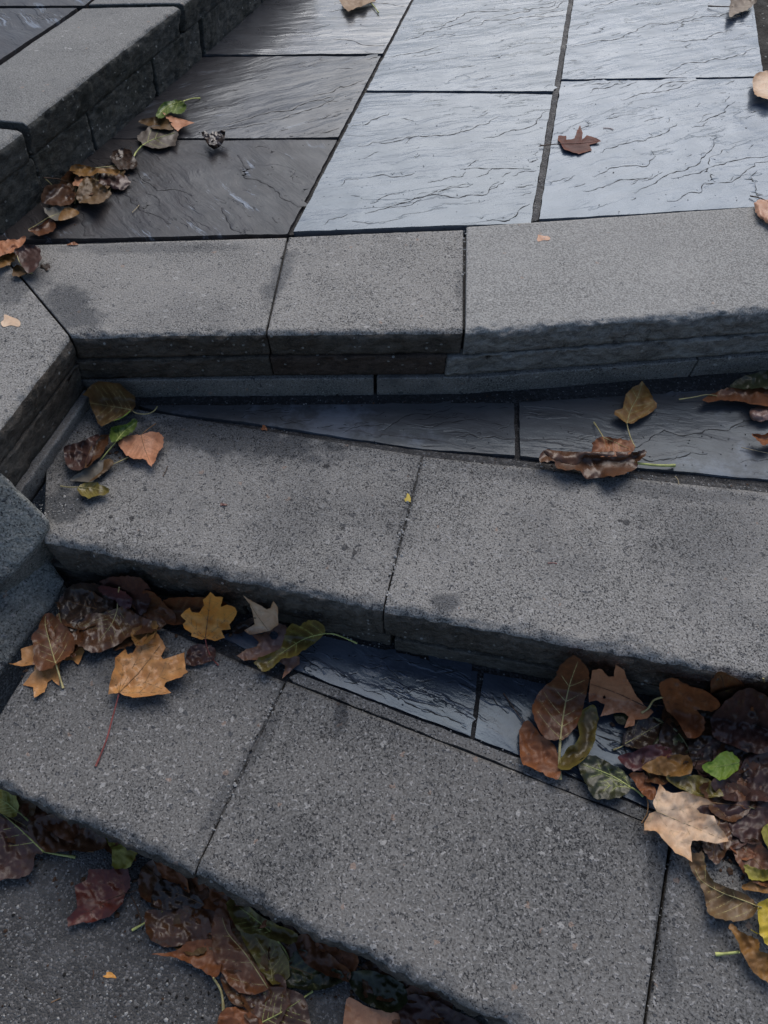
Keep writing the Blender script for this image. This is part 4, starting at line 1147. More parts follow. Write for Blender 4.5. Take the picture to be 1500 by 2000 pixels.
leaf('leaf', 'small brown leaf tip at the bottom end of the pile by the landing edge', K5,
     [(205, 1122), (300, 1082), (362, 1042), (412, 1085), (382, 1132), (300, 1162), (240, 1142)], Z0, 'brown', lift=0.005, curl=0.010, amp=0.003)
leaf('leaf', 'rusty orange curled leaf on the mitred corner of the kerb', K5,
     [(-40, 1225), (60, 1190), (130, 1190), (182, 1162), (182, 1212), (122, 1272), (60, 1292), (-40, 1318)], Z0, 'pink', lift=0.016, curl=0.010, amp=0.006)
leaf('leaf', 'dull rust leaf under the rusty orange one on the mitred corner', K5,
     [(-40, 1322), (50, 1290), (130, 1310), (70, 1372), (-40, 1405)], Z0, 'ochre', lift=0.006, curl=0.010, amp=0.005)
leaf('leaf', 'purple-brown folded leaf with a pale stem on the mitred corner', K5,
     [(108, 1272), (190, 1228), (282, 1248), (296, 1340), (252, 1425), (195, 1430), (150, 1352)], Z0, 'purple', stem=[(120, 1300), (150, 1370), (200, 1432), (236, 1438)], lift=0.010, curl=0.008, amp=0.005, rad=0.0008)
leaf('leaf', 'small umber leaf scrap beneath the purple-brown folded leaf', K5,
     [(88, 1445), (125, 1375), (205, 1432), (120, 1464)], Z0, 'umber', lift=0.004, curl=0.008, amp=0.003)
leaf('leaf', 'crumpled black leaf ball standing on the joint of the dark slabs', KT,
     [(278, 775), (300, 765), (330, 790), (345, 770), (378, 768), (420, 760), (416, 815), (400, 850), (360, 876), (325, 860), (300, 820)], Z0, 'dark', sharp=True, lift=0.014, curl=-0.010, amp=0.012, step=2.0, wrk=2.0)
leaf('leaf', 'tan leaf with a lime stem at the far end of the slate landing', KT,
     [(1090, -10), (1120, -60), (1240, -60), (1300, 0), (1240, 30), (1180, 52), (1140, 62), (1110, 36)], Z0, 'ochre', stem=[(1240, -10), (1285, 30), (1318, 75)], lift=0.010, curl=0.010, amp=0.004, sm='lime', rad=0.0014)

# --- right half of the landing
leaf('maple_leaf', 'soaked dark red maple leaf pasted flat on the wet blue slab', C2,
     [(690, 560), (678, 545), (682, 530), (712, 530), (713, 545), (745, 540), (755, 510), (766, 488), (776, 520), (770, 550), (792, 528), (832, 540), (850, 552), (800, 566), (812, 586), (760, 602), (730, 592), (702, 582)],
     Z0, 'film', sharp=True, lift=0.0012, curl=0.005, amp=0.0008, mid=[(690, 562), (760, 560), (840, 552)], stem=[(690, 562), (650, 565), (608, 570)], sm='brown', rad=0.0009, step=2.2, veins=None)
leaf('leaf', 'curled brown leaf at the far right edge of the landing', TR,
     [(1175, 140), (1185, 40), (1215, -40), (1380, -40), (1400, 20), (1340, 70), (1250, 110)], Z0, 'umber', lift=0.010, curl=0.014, amp=0.004, stem=[(1200, 55), (1110, 55), (1000, 50)], sm='brown', rad=0.0013)
leaf('leaf', 'pale cupped leaf at the edge of the planting bed', TR,
     [(1380, 640), (1440, 605), (1540, 600), (1600, 700), (1560, 820), (1430, 810), (1375, 760)], Z0, 'cream', lift=0.010, curl=0.014, amp=0.004)
leaf('leaf', 'tan rolled leaf on the right end of the pale coping stone', TR,
     [(1385, 1700), (1430, 1670), (1600, 1690), (1640, 1800), (1560, 1880), (1440, 1830), (1395, 1760)], Z0, 'tan', lift=0.014, curl=-0.008, amp=0.004, stem=[(1500, 1690), (1440, 1660), (1350, 1640)], sm='brown', rad=0.0009)

# --- right half of the middle step
leaf('leaf', 'golden brown diamond-shaped leaf leaning on the base course of the top riser', R4,
     [(272, 220), (300, 262), (340, 310), (380, 400), (418, 440), (412, 482), (340, 545), (240, 590), (190, 636), (120, 636), (60, 590), (0, 550), (2, 508), (80, 490), (100, 400), (110, 350), (180, 280), (240, 255)],
     Z2, 'ochre', sharp=True, mid=[(122, 638), (160, 500), (230, 370), (272, 230)], stem=[(122, 638), (135, 700), (160, 780), (202, 868)], lift=0.006, curl=0.008, amp=0.005, walls=('w1c',), sm='straw', rad=0.0010, npair=4)
leaf('leaf', 'red-brown leaf behind the rolled brown leaf on the dark slate', K7B,
     [(472, 520), (480, 485), (530, 460), (590, 465), (660, 478), (705, 490), (712, 545), (640, 570), (490, 570)], Z2, 'rust', mid=[(535, 462), (600, 490), (690, 530)], stem=[(535, 462), (510, 420), (480, 375)], lift=0.016, curl=0.006, amp=0.005, rad=0.0009)
leaf('leaf', 'large rolled dark brown leaf with a yellow stem across the slate joint', K7B,
     [(160, 605), (185, 536), (250, 540), (340, 545), (440, 552), (600, 545), (700, 548), (742, 545), (780, 534), (786, 562), (735, 602), (730, 640), (640, 680), (560, 692), (440, 702), (385, 656), (270, 650), (240, 602)],
     Z2, 'wet', stem=[(720, 612), (800, 622), (880, 628), (955, 628)], lift=0.008, curl=0.018, amp=0.005, sm='lime', rad=0.0019, send=0.003,
     folds=[([(190, 538), (340, 546), (600, 546), (705, 550), (640, 600), (520, 590), (430, 580), (385, 620), (300, 610), (235, 585)], 'wet', 0.006)])
leaf('leaf', 'long dark brown leaf under the green one at the right end of the top riser', R4,
     [(860, 400), (980, 330), (1100, 290), (1320, 280), (1400, 235), (1600, 260), (1600, 450), (1400, 450), (1200, 425), (1050, 410), (920, 425)],
     Z2, 'brown', stem=[(1000, 365), (900, 355), (780, 378), (630, 400)], lift=0.012, curl=0.010, amp=0.005, walls=('w1c',), rad=0.0009, send=0.004)
leaf('leaf', 'dull green leaf standing against the riser at the right edge', R4,
     [(1130, 275), (1250, 180), (1420, 130), (1600, 120), (1600, 280), (1400, 290), (1300, 300)], Z2, 'dgreen', lift=0.020, curl=0.004, amp=0.004, walls=('w1c',))
leaf('leaf', 'pinkish brown leaf ball on the dark slate at the right edge', R4,
     [(1320, 560), (1340, 490), (1430, 470), (1560, 480), (1600, 560), (1500, 605), (1380, 612)], Z2, 'mauve', lift=0.014, curl=-0.010, amp=0.005)
leaf('leaf', 'ragged brown leaf scrap below the pinkish one at the right edge', R4,
     [(1345, 738), (1440, 745), (1580, 720), (1600, 820), (1500, 835), (1455, 850), (1410, 810)], Z2, 'rust', lift=0.008, curl=0.010, amp=0.005, stem=[(1600, 950), (1450, 915), (1240, 870)], rad=0.0005, sm='pale')

# --- big pile on the right of the lowest step
leaf('leaf', 'dark olive leaf pressed on the lower slate behind the tan oak leaf', K3,
     [(630, 425), (700, 415), (800, 425), (900, 448), (1000, 520), (1065, 645), (980, 680), (880, 640), (790, 580), (740, 500), (660, 470)],
     Z3, 'dgreen', mid=[(1075, 655), (990, 520), (850, 432)], lift=0.005, curl=0.004, amp=0.003, rad=0.0007)
leaf('leaf', 'crumpled brown leaf at the lower left of the right hand pile', K3,
     [(102, 510), (148, 452), (210, 520), (295, 590), (330, 700), (318, 785), (230, 752), (160, 715), (108, 680)], Z3, 'rust', lift=0.005, curl=0.012, amp=0.006, stem=[(170, 520), (100, 430), (10, 300)], sm='brown', rad=0.0006)
leaf('leaf', 'curled olive leaf with a yellow torn rim right of the big brown oval leaf', K3,
     [(430, 430), (510, 366), (542, 425), (530, 520), (512, 605), (440, 695), (350, 735), (318, 705), (360, 620), (430, 560)], Z3, 'olive', lift=0.006, curl=0.016, amp=0.006)
leaf('leaf', 'big brown oval leaf with a bold straw midrib standing on the lower slate', K3,
     [(330, 562), (270, 562), (215, 515), (175, 405), (180, 340), (230, 272), (300, 210), (335, 140), (405, 88), (462, 130), (492, 190), (488, 255), (452, 400), (420, 480), (375, 540)],
     Z3, 'brown', mid=[(330, 562), (346, 430), (380, 260), (428, 125)], stem=[(330, 562), (324, 680), (330, 786)], lift=0.022, curl=0.006, amp=0.004, cup=0.006, rad=0.0017, walls=R2B, sm='straw', npair=5, send=0.004)
leaf('oak_leaf', 'tan pointed oak leaf with a small dark hole beneath the middle step', K3,
     [(495, 250), (510, 170), (560, 163), (600, 207), (632, 204), (640, 138), (690, 168), (702, 212), (735, 270), (762, 320), (800, 362), (857, 406), (820, 442), (750, 450), (748, 482), (692, 494), (716, 432), (690, 410), (640, 410), (555, 432), (582, 362), (530, 340), (490, 352)],
     Z3, 'tan', sharp=True, mid=[(802, 372), (650, 300), (500, 248)], lift=0.016, curl=0.008, amp=0.004, walls=R2B, sm='brown', rad=0.0007, holes=[(579, 321, 9)], veins=None, step=2.6)
leaf('leaf', 'rust coloured curled leaf with a hooked pale stem under the middle step nose', K3,
     [(888, 250), (960, 213), (1040, 250), (1150, 290), (1232, 362), (1180, 402), (1100, 392), (1142, 450), (1132, 520), (1060, 556), (1000, 470), (920, 382), (905, 320)],
     Z3, 'rust', stem=[(908, 322), (855, 340), (825, 385), (785, 411)], lift=0.018, curl=0.012, amp=0.008, walls=R2B, rad=0.0013, send=0.02)
leaf('leaf', 'dark purple-brown crumpled leaf at the top right of the big pile', K3,
     [(1185, 430), (1320, 300), (1420, 275), (1560, 380), (1600, 560), (1460, 640), (1330, 610), (1195, 545)], Z3, 'purple', lift=0.020, curl=0.010, amp=0.012, walls=R2B)
leaf('leaf', 'black soaked leaf filling the gap under the right end of the middle step', K3,
     [(1040, 300), (1200, 300), (1400, 250), (1600, 260), (1600, 460), (1300, 480), (1100, 420)], Z3, 'dark', lift=0.008, curl=0.006, amp=0.008, walls=R2B)
leaf('leaf', 'red purple puckered leaf in the middle of the right hand pile', K3,
     [(655, 655), (735, 632), (850, 588), (940, 608), (955, 652), (860, 695), (780, 735), (700, 715)], Z3, 'mulberry', lift=0.012, curl=0.008, amp=0.007, stem=[(835, 680), (790, 625), (735, 570)], sm='brown', rad=0.0005)
leaf('leaf', 'ochre wavy leaf above the cream maple leaf', K3,
     [(788, 722), (860, 668), (960, 646), (1062, 660), (1062, 752), (960, 768), (870, 758)], Z3, 'ochre', sharp=False, lift=0.016, curl=0.008, amp=0.008)
leaf('leaf', 'long olive leaf under the ochre wavy leaf', K3,
     [(925, 772), (1060, 760), (1160, 782), (1250, 872), (1150, 884), (1030, 852)], Z3, 'olive', lift=0.012, curl=0.006, amp=0.005, mid=[(1250, 878), (1120, 868), (960, 800)], rad=0.0007)
leaf('leaf', 'bright lime green leaf on the dark pile at the right', K3,
     [(1128, 712), (1180, 682), (1268, 624), (1332, 668), (1330, 732), (1242, 788), (1180, 762)], Z3, 'lime', lift=0.022, curl=0.006, amp=0.006, tooth=0.4, mid=[(1330, 690), (1240, 710), (1150, 715)], rad=0.0004, sm='lime')
leaf('leaf', 'dark green leaf with pale forked veins at the edge of the lower slate', K3,
     [(432, 692), (510, 648), (620, 702), (700, 752), (728, 830), (680, 882), (580, 896), (520, 890), (468, 802)],
     Z3, 'dgreen', mid=[(725, 830), (620, 765), (470, 705)], tips=[(470, 705), (540, 815), (650, 705)], stem=[(725, 830), (762, 850), (796, 880)], lift=0.007, curl=0.006, amp=0.004, sm='lime', rad=0.0013)
leaf('leaf', 'narrow red-brown leaf between the green veined leaf and the cream maple leaf', K3,
     [(718, 760), (800, 748), (842, 812), (872, 852), (850, 902), (800, 872)], Z3, 'rust', lift=0.010, curl=0.008, amp=0.005, stem=[(810, 870), (824, 920), (818, 980), (788, 1030)], sm='tan', rad=0.0007)
leaf('leaf', 'dark plum leaf spread under the cream maple leaf', K3,
     [(1090, 915), (1250, 925), (1420, 895), (1600, 880), (1600, 1120), (1440, 1150), (1330, 1120), (1230, 1000), (1130, 980)], Z3, 'purple', lift=0.008, curl=0.006, amp=0.006, mid=[(1190, 918), (1320, 930), (1480, 945)], sm='tan', rad=0.0008, veins=None)
leaf('leaf', 'purple-black leaf between the lime leaf and the right edge', K3,
     [(1180, 800), (1330, 740), (1400, 640), (1600, 640), (1600, 900), (1420, 905), (1260, 900)], Z3, 'purple', lift=0.010, curl=0.010, amp=0.009, stem=[(1385, 690), (1380, 780), (1392, 868)], sm='tan', rad=0.0010)
leaf('leaf', 'black wet leaf deep in the right hand pile', K3,
     [(1060, 560), (1190, 540), (1320, 600), (1450, 640), (1400, 760), (1200, 780), (1080, 700)], Z3, 'dark', lift=0.006, curl=0.006, amp=0.008)
leaf('maple_leaf', 'large cream coloured maple leaf on the lowest step at the right', K3,
     [(870, 965), (852, 920), (866, 880), (890, 808), (925, 850), (962, 862), (1040, 854), (1090, 875), (1150, 890), (1202, 926), (1130, 926), (1098, 950), (1120, 976), (1196, 990), (1216, 1040), (1250, 1080), (1280, 1136), (1200, 1146), (1130, 1130), (1072, 1130), (1064, 1165), (1072, 1252), (1030, 1222), (978, 1200), (900, 1112), (872, 1076), (804, 1072), (804, 1030), (832, 978)],
     Z3, 'cream', mid=[(870, 965), (1000, 1020), (1240, 1120)], tips=[(890, 830), (1190, 924), (1270, 1132), (1065, 1235), (815, 1050)], sharp=True, lift=0.022, curl=0.010, amp=0.005, cup=0.004, sm='pale', rad=0.0007)
leaf('leaf', 'dark rust scrap below the cream maple leaf near the block joint', K4,
     [(1100, 610), (1180, 600), (1290, 660), (1300, 690), (1215, 725), (1160, 680)], Z3, 'rust', lift=0.006, curl=0.006, amp=0.004)
leaf('leaf', 'curved brown leaf with a pale midrib trailing from the cream maple leaf', K4,
     [(778, 642), (832, 668), (890, 656), (908, 730), (930, 818), (1000, 898), (1130, 948), (1235, 988), (1302, 1058), (1324, 1092), (1262, 1172), (1150, 1198), (1050, 1184), (950, 1152), (910, 1050), (888, 950), (845, 870), (795, 780)],
     Z3, 'umber', mid=[(1326, 1082), (1180, 1025), (1020, 965), (880, 880), (830, 790)], stem=[(1326, 1082), (1370, 1092), (1450, 1100)], lift=0.008, curl=0.012, amp=0.004, cup=0.005, rad=0.0010, npair=6)
leaf('leaf', 'olive yellow crumpled leaf at the right edge above the curved brown leaf', K4,
     [(1212, 762), (1300, 780), (1382, 796), (1480, 790), (1480, 860), (1380, 880), (1275, 872), (1240, 842)], Z3, 'yellow', lift=0.010, curl=0.008, amp=0.006)
leaf('leaf', 'folded yellow-brown leaf strip at the right edge', K4,
     [(1198, 915), (1280, 885), (1360, 910), (1480, 920), (1480, 990), (1330, 970), (1200, 945)], Z3, 'ochre', lift=0.008, curl=0.006, amp=0.005)
leaf('leaf', 'bright yellow blotched leaf at the right edge of the lowest step', K4,
     [(1262, 1260), (1330, 1290), (1320, 1120), (1345, 1040), (1480, 1040), (1480, 1400), (1390, 1372), (1345, 1310)], Z3, 'bright', lift=0.010, curl=0.006, amp=0.006)
leaf('leaf', 'bent tan leaf with a short lime stem at the lower right edge', K4,
     [(1092, 1242), (1130, 1222), (1172, 1270), (1250, 1308), (1332, 1350), (1340, 1430), (1480, 1480), (1480, 1720), (1380, 1670), (1290, 1595), (1205, 1460), (1150, 1330)],
     Z3, 'ochre', stem=[(1175, 1437), (1090, 1448), (990, 1456)], lift=0.008, curl=0.014, amp=0.006, sm='lime', rad=0.0015)
leaf('leaf', 'yellow green leaf edge peeping in at the right above the olive one', K4,
     [(1352, 500), (1400, 430), (1480, 430), (1480, 680), (1400, 640)], Z3, 'yellow', lift=0.014, curl=0.006, amp=0.004)

# --- gutter below the lowest step
leaf('leaf', 'brown rotting leaf under the nose of the lowest step at the far left', KB,
     [(100, 200), (260, 230), (420, 310), (640, 420), (700, 500), (560, 540), (420, 500), (240, 400), (120, 320)], Z4, 'brown', lift=0.010, curl=0.008, amp=0.008)
leaf('leaf', 'pale yellow green leaf at the far left of the gutter', KB,
     [(-60, 190), (0, 180), (85, 205), (108, 300), (80, 355), (0, 322), (-60, 300)], Z4, 'yellow', mid=[(100, 312), (40, 265), (-30, 225)], stem=[(100, 312), (138, 340), (172, 376)], lift=0.018, curl=0.006, amp=0.004, sm='lime', rad=0.0012)
leaf('leaf', 'dull brown leaf beside the pale yellow green one', KB,
     [(80, 208), (150, 205), (210, 240), (195, 335), (155, 345), (102, 300)], Z4, 'umber', lift=0.014, curl=0.006, amp=0.005)
leaf('leaf', 'big plum brown leaf with a lime stem on the asphalt at the left edge', KB,
     [(-80, 330), (0, 338), (100, 398), (175, 440), (252, 548), (205, 572), (192, 660), (130, 702), (50, 706), (-80, 690)],
     Z4, 'purple', mid=[(252, 548), (130, 430), (20, 335)], stem=[(252, 548), (340, 566), (442, 582)], lift=0.010, curl=0.008, amp=0.005, sm='lime', rad=0.0014, npair=4)
leaf('leaf', 'wrinkled glossy dark leaf in the gutter right of the plum brown leaf', KB,
     [(158, 405), (280, 338), (400, 326), (480, 370), (580, 425), (625, 500), (560, 545), (420, 545), (300, 558), (240, 532)], Z4, 'wet', lift=0.012, curl=0.010, amp=0.007, wrk=1.0, stem=[(410, 528), (470, 542), (548, 548)], sm='tan', rad=0.0009)
leaf('leaf', 'folded yellow green leaf sticking out from under the lowest step', KB,
     [(590, 425), (680, 470), (795, 525), (798, 572), (752, 645), (660, 645), (655, 540)], Z4, 'yellow', lift=0.014, curl=0.010, amp=0.006)
leaf('maple_leaf', 'dark red leaf with pleated veins lying on the asphalt', KB,
     [(735, 795), (720, 850), (700, 872), (640, 932), (590, 945), (540, 966), (480, 965), (398, 992), (393, 940), (452, 880), (448, 832), (435, 750), (512, 712), (520, 650), (640, 655), (742, 628), (766, 710), (762, 760)],
     Z4, 'red', sharp=True, mid=[(735, 795), (600, 850), (420, 975)], tips=[(420, 975), (445, 780), (530, 660), (680, 650)], stem=[(735, 795), (790, 780), (850, 750)], lift=0.008, curl=0.010, amp=0.004, sm='brown', rad=0.0006)
leaf('leaf', 'thin stem with a rust leaf tucked beneath the joint of the lowest step', KB,
     [(905, 600), (960, 600), (1040, 645), (1085, 700), (1108, 792), (1040, 742), (955, 700)], Z4, 'rust', lift=0.016, curl=0.008, amp=0.004)
leaf('leaf', 'blue-black glossy leaf below the rust leaf in the gutter', KB,
     [(920, 730), (1050, 740), (1195, 862), (1050, 884), (895, 872)], Z4, 'dark', lift=0.012, curl=0.006, amp=0.006, mid=[(1195, 862), (1050, 800), (930, 780)], sm='tan', rad=0.0005)
leaf('leaf', 'grey brown soaked leaf with a lime stem in the gutter', KB,
     [(855, 905), (950, 888), (1100, 868), (1205, 900), (1245, 1085), (1100, 1092), (980, 1112), (868, 1050)], Z4, 'wet', lift=0.008, curl=0.008, amp=0.008, stem=[(950, 898), (870, 955), (775, 1010)], sm='lime', rad=0.0013)
leaf('leaf', 'reddish leaf under the nose beside the block joint', KB,
     [(1090, 700), (1200, 720), (1340, 790), (1480, 870), (1400, 960), (1250, 900), (1150, 850)], Z4, 'rust', lift=0.010, curl=0.006, amp=0.007)
leaf('leaf', 'long olive brown leaf with a fine pale midrib in the gutter', KM,
     [(300, 450), (360, 452), (378, 540), (440, 630), (500, 720), (560, 825), (440, 855), (340, 765), (285, 620)], Z4, 'brown', mid=[(556, 822), (450, 660), (365, 560), (335, 480)], lift=0.014, curl=0.008, amp=0.005, sm='straw', rad=0.0009, npair=4)
leaf('leaf', 'wide wet brown leaf at the bottom of the gutter pile', KM,
     [(330, 760), (430, 740), (560, 825), (540, 900), (440, 920), (370, 880)], Z4, 'wet', lift=0.010, curl=0.006, amp=0.004, mid=[(550, 850), (450, 840), (360, 780)], rad=0.0007)
leaf('leaf', 'olive leaf with yellow edge below the lowest step nose', KM,
     [(362, 400), (430, 392), (520, 470), (620, 520), (700, 560), (690, 604), (620, 602), (520, 562), (420, 542), (365, 452)], Z4, 'olive', mid=[(570, 548), (500, 490), (420, 430)], stem=[(570, 548), (640, 640), (668, 710), (680, 770)], lift=0.018, curl=0.008, amp=0.006, sm='lime', rad=0.0010)
leaf('leaf', 'dark olive wet leaf under the yellow edged one', KM,
     [(420, 540), (560, 560), (640, 650), (665, 765), (600, 805), (555, 780), (480, 660)], Z4, 'olive', lift=0.010, curl=0.006, amp=0.005, mid=[(580, 790), (565, 690), (500, 580)], rad=0.0006)
leaf('leaf', 'large translucent brown leaf with lime midrib at the bottom edge', KM,
     [(440, 940), (530, 830), (620, 820), (700, 842), (745, 890), (765, 1000), (760, 1080), (500, 1080), (470, 1000)], Z4, 'wet', mid=[(530, 992), (620, 945), (715, 885)], stem=[(715, 885), (745, 862), (775, 840)], lift=0.010, curl=0.006, amp=0.004, sm='lime', rad=0.0011)
leaf('leaf', 'dark green leaf in the shadow of the lowest step', KM,
     [(675, 805), (760, 788), (880, 728), (935, 780), (855, 824), (740, 835)], Z4, 'dgreen', lift=0.010, curl=0.008, amp=0.006)
leaf('leaf', 'brown leaf lying in the gutter beside the dark green one', KM,
     [(690, 600), (760, 560), (860, 660), (960, 740), (940, 790), (820, 750), (740, 700)], Z4, 'brown', lift=0.010, curl=0.010, amp=0.008)
leaf('leaf', 'near black leaf over the tan leaf at the bottom edge', KM,
     [(945, 760), (1060, 740), (1200, 795), (1240, 880), (1160, 945), (1010, 880)], Z4, 'dgreen', lift=0.014, curl=0.008, amp=0.007)
leaf('leaf', 'tan brown leaf cut by the bottom edge of the picture', KM,
     [(945, 880), (1020, 905), (1090, 930), (1205, 955), (1210, 1080), (945, 1080)], Z4, 'tan', lift=0.008, curl=0.006, amp=0.004)
leaf('leaf', 'plum black leaf under the nose at the bottom right of the gutter', KM,
     [(1215, 880), (1320, 860), (1500, 950), (1620, 1010), (1600, 1100), (1300, 1100), (1210, 1000)], Z4, 'purple', lift=0.010, curl=0.006, amp=0.006, mid=[(1420, 1000), (1340, 890)], sm='tan', rad=0.0007, veins=None)
leaf('leaf', 'reddish tan leaf at the bottom edge left of the gutter pile', KM,
     [(325, 945), (420, 918), (500, 960), (535, 1000), (520, 1080), (330, 1080)], Z4, 'rust', lift=0.010, curl=0.008, amp=0.006)
leaf('leaf', 'rolled mahogany leaf with an orange tip on the asphalt', KB,
     [(888, 1150), (1030, 1130), (1100, 1080), (1250, 1068), (1298, 1200), (1262, 1288), (1180, 1242), (1080, 1192), (1000, 1165)], Z4, 'rust', stem=[(1250, 1290), (1296, 1370), (1310, 1480)], lift=0.010, curl=0.012, amp=0.005, sm='straw', rad=0.0014)

# --- soaked leaves that lie low in the piles
def buried(group, z, walls, spots):
    rnd = random.Random(len(spots) * 7 + len(group))
    for (cx, cy, ln, an, m, label) in spots:
        ca, sa = math.cos(math.radians(an)), math.sin(math.radians(an))
        asp = rnd.uniform(0.32, 0.5)
        O = []
        for i in range(16):
            t = 2 * math.pi * i / 16
            x = math.cos(t); y = math.sin(t) * (1 - 0.35 * math.cos(t)) * asp * 1.5
            r = 1 + rnd.uniform(-0.13, 0.13)
            O.append((cx + ln / 2 * r * (x * ca - y * sa), cy + ln / 2 * r * (x * sa + y * ca)))
        b = (cx - ln / 2 * ca, cy - ln / 2 * sa); e = (cx + ln * 0.42 * ca, cy + ln * 0.42 * sa)
        q = (cx - ln * 0.85 * ca + rnd.uniform(-12, 12), cy - ln * 0.85 * sa + rnd.uniform(-12, 12))
        t = leaf('leaf', label, (0, 0, 1.0), O, z, m, mid=[b, ((b[0] + e[0]) / 2 + rnd.uniform(-4, 4), (b[1] + e[1]) / 2), e],
                 stem=[b, ((b[0] + q[0]) / 2 + rnd.uniform(-6, 6), (b[1] + q[1]) / 2), q] if rnd.random() < 0.5 else None,
                 lift=rnd.uniform(0.003, 0.008), curl=rnd.uniform(0.004, 0.009), amp=rnd.uniform(0.003, 0.005), cup=rnd.uniform(0, 0.005), walls=walls, sm=rnd.choice(('tan', 'straw', 'brown')), rad=0.0008, npair=4)
        t['group'] = group
buried('low leaves of the right hand pile', Z3, R2B,
       [(1360, 1400, 120, 20, 'wet', 'wet brown leaf below the rust curled leaf in the right hand pile'), (1430, 1380, 130, 70, 'brown', 'brown leaf standing under the right end of the middle step'),
        (1460, 1460, 120, -40, 'wet', 'wet leaf beneath the purple-brown crumpled leaf at the right'), (1400, 1480, 110, 160, 'purple', 'plum leaf lying above the lime green leaf'),
        (1330, 1450, 100, 60, 'dark', 'black leaf just left of the lime green leaf'), (1480, 1540, 120, 30, 'brown', 'brown leaf cut by the right edge beside the lime green leaf'),
        (1420, 1560, 110, 200, 'wet', 'wet brown leaf between the lime green leaf and the cream maple leaf'), (1450, 1620, 120, -20, 'purple', 'plum leaf right of the cream maple leaf tip'),
        (1400, 1640, 100, 100, 'wet', 'wet brown leaf touching the right lobe of the cream maple leaf'), (1480, 1690, 110, 50, 'brown', 'brown leaf above the olive yellow crumpled leaf at the right edge'),
        (1300, 1500, 90, 10, 'wet', 'wet leaf under the ochre wavy leaf'), (1490, 1420, 100, 90, 'rust', 'rust leaf at the right edge under the step nose'), (1260, 1430, 90, -30, 'dark', 'black leaf just behind the red purple puckered leaf')])
buried('low leaves of the left corner pile', Z3, R2A,
       [(170, 1190, 110, 10, 'wet', 'wet brown leaf at the back of the left corner pile'), (230, 1160, 110, 150, 'dark', 'black leaf under the purple puckered leaf in the left corner'),
        (130, 1240, 90, 70, 'brown', 'brown leaf between the wall stone and the straw ribbed oval leaf'), (300, 1190, 90, 30, 'brown', 'brown leaf left of the bright orange maple leaf'), (250, 1230, 100, -20, 'wet', 'wet leaf above the big tan maple leaf')])
buried('low leaves beside the raised step', Z0, QW,
       [(150, 362, 70, 20, 'wet', 'wet brown leaf under the ochre crumpled leaf by the raised step'), (118, 398, 60, 60, 'dark', 'black leaf at the lower left of the pile by the raised step'),
        (215, 345, 60, -20, 'umber', 'umber leaf behind the glossy purple leaf by the raised step'), (245, 312, 55, 30, 'dark', 'black leaf between the pile and the grey brown leaf by the raised step')])
buried('low leaves of the gutter', Z4, (),
       [(330, 1730, 120, 40, 'wet', 'wet brown leaf in the gutter below the block joint'), (420, 1780, 130, 70, 'brown', 'brown leaf in the gutter left of the olive yellow edged leaf'), (380, 1830, 110, 10, 'umber', 'umber leaf right of the grey brown soaked leaf in the gutter'),
        (480, 1880, 130, 60, 'umber', 'umber leaf in the middle of the gutter pile'), (560, 1850, 120, 130, 'wet', 'wet leaf under the stem of the olive yellow edged leaf'), (600, 1900, 100, 20, 'dgreen', 'dark green leaf above the lime ribbed leaf at the bottom edge'),
        (660, 1860, 120, 60, 'rust', 'rust leaf pressed against the riser of the lowest step'), (760, 1920, 120, 30, 'wet', 'wet leaf under the nose near the bottom edge'), (820, 1970, 120, 150, 'brown', 'brown leaf right of the tan leaf at the bottom edge'),
        (520, 1960, 120, 90, 'wet', 'wet brown leaf at the bottom edge beside the lime ribbed leaf'), (60, 1620, 120, 30, 'wet', 'wet leaf under the step at the left edge'), (150, 1590, 110, -20, 'brown', 'brown leaf under the step near the pale yellow green leaf'), (230, 1640, 100, 50, 'brown', 'brown leaf left of the folded yellow green leaf')])

# ---------------------------------------------------------------- small scraps
def scrap(name, label, c, z, mat, w, h, ang, lift=0.002):
    pts = []
    for i in range(9):
        a = 2 * math.pi * i / 9
        r = 1 + 0.35 * math.sin(i * 2.3 + w)
        x, y = w * r * math.cos(a), h * r * math.sin(a)
        pts.append((c[0] + x * math.cos(ang) - y * math.sin(ang), c[1] + x * math.sin(ang) + y * math.cos(ang)))
    V, F, P = poly_mesh(catmull(pts, 3), max(1.2, min(w, h) / 2))
    H = np.array([lift + 0.0012 * fbm(q[0] / 5, q[1] / 5, 1.0, 2) for q in V])
    W3 = place(V, z, np.maximum(H, 0.0006), ())
    R = rays(V)
    ff = []
    for f in F:
        a, b, c3 = [W3[i] for i in f[:3]]
        ff.append(f if np.dot(np.cross(b - a, c3 - a), R[f[0]]) < 0 else tuple(reversed(f)))
    o = new_obj(name, [tuple(q) for q in W3], ff, LM[mat])
    o['label'] = label; o['category'] = 'leaf scrap'; o['group'] = 'leaf scraps'
    return o
scrap('leaf_scrap', 'bright yellow leaf scrap in the joint of the middle step', (797, 973), Z2, 'bright', 6, 8, 0.2)
scrap('leaf_scrap', 'tiny orange leaf scrap alone on the asphalt', (215, 1905), Z4, 'orange', 12, 6, 0.05)
scrap('leaf_scrap', 'pale yellow leaf scrap on the kerb at the left edge', (20, 628), Z0, 'cream', 19, 11, 0.1)
scrap('leaf_scrap', 'red sliver on the left coping stone of the middle step', (436, 985), Z2, 'red', 7, 2.5, 0.1)
scrap('leaf_scrap', 'orange seed at the start of the dark slate strip', (516, 836), Z2, 'rust', 6, 5, 0.1)
scrap('leaf_scrap', 'tan crumb on the pale coping stone', (1060, 465), Z0, 'tan', 13, 6, 0.0)
scrap('leaf_scrap', 'small brown scrap along the back of the left coping stone', (143, 476), Z0, 'rust', 11, 3, -0.1)
scrap('leaf_scrap', 'bright red seed on the olive leaf in the gutter', (515, 1806), Z4, 'rust', 9, 5, -0.9, 0.03)
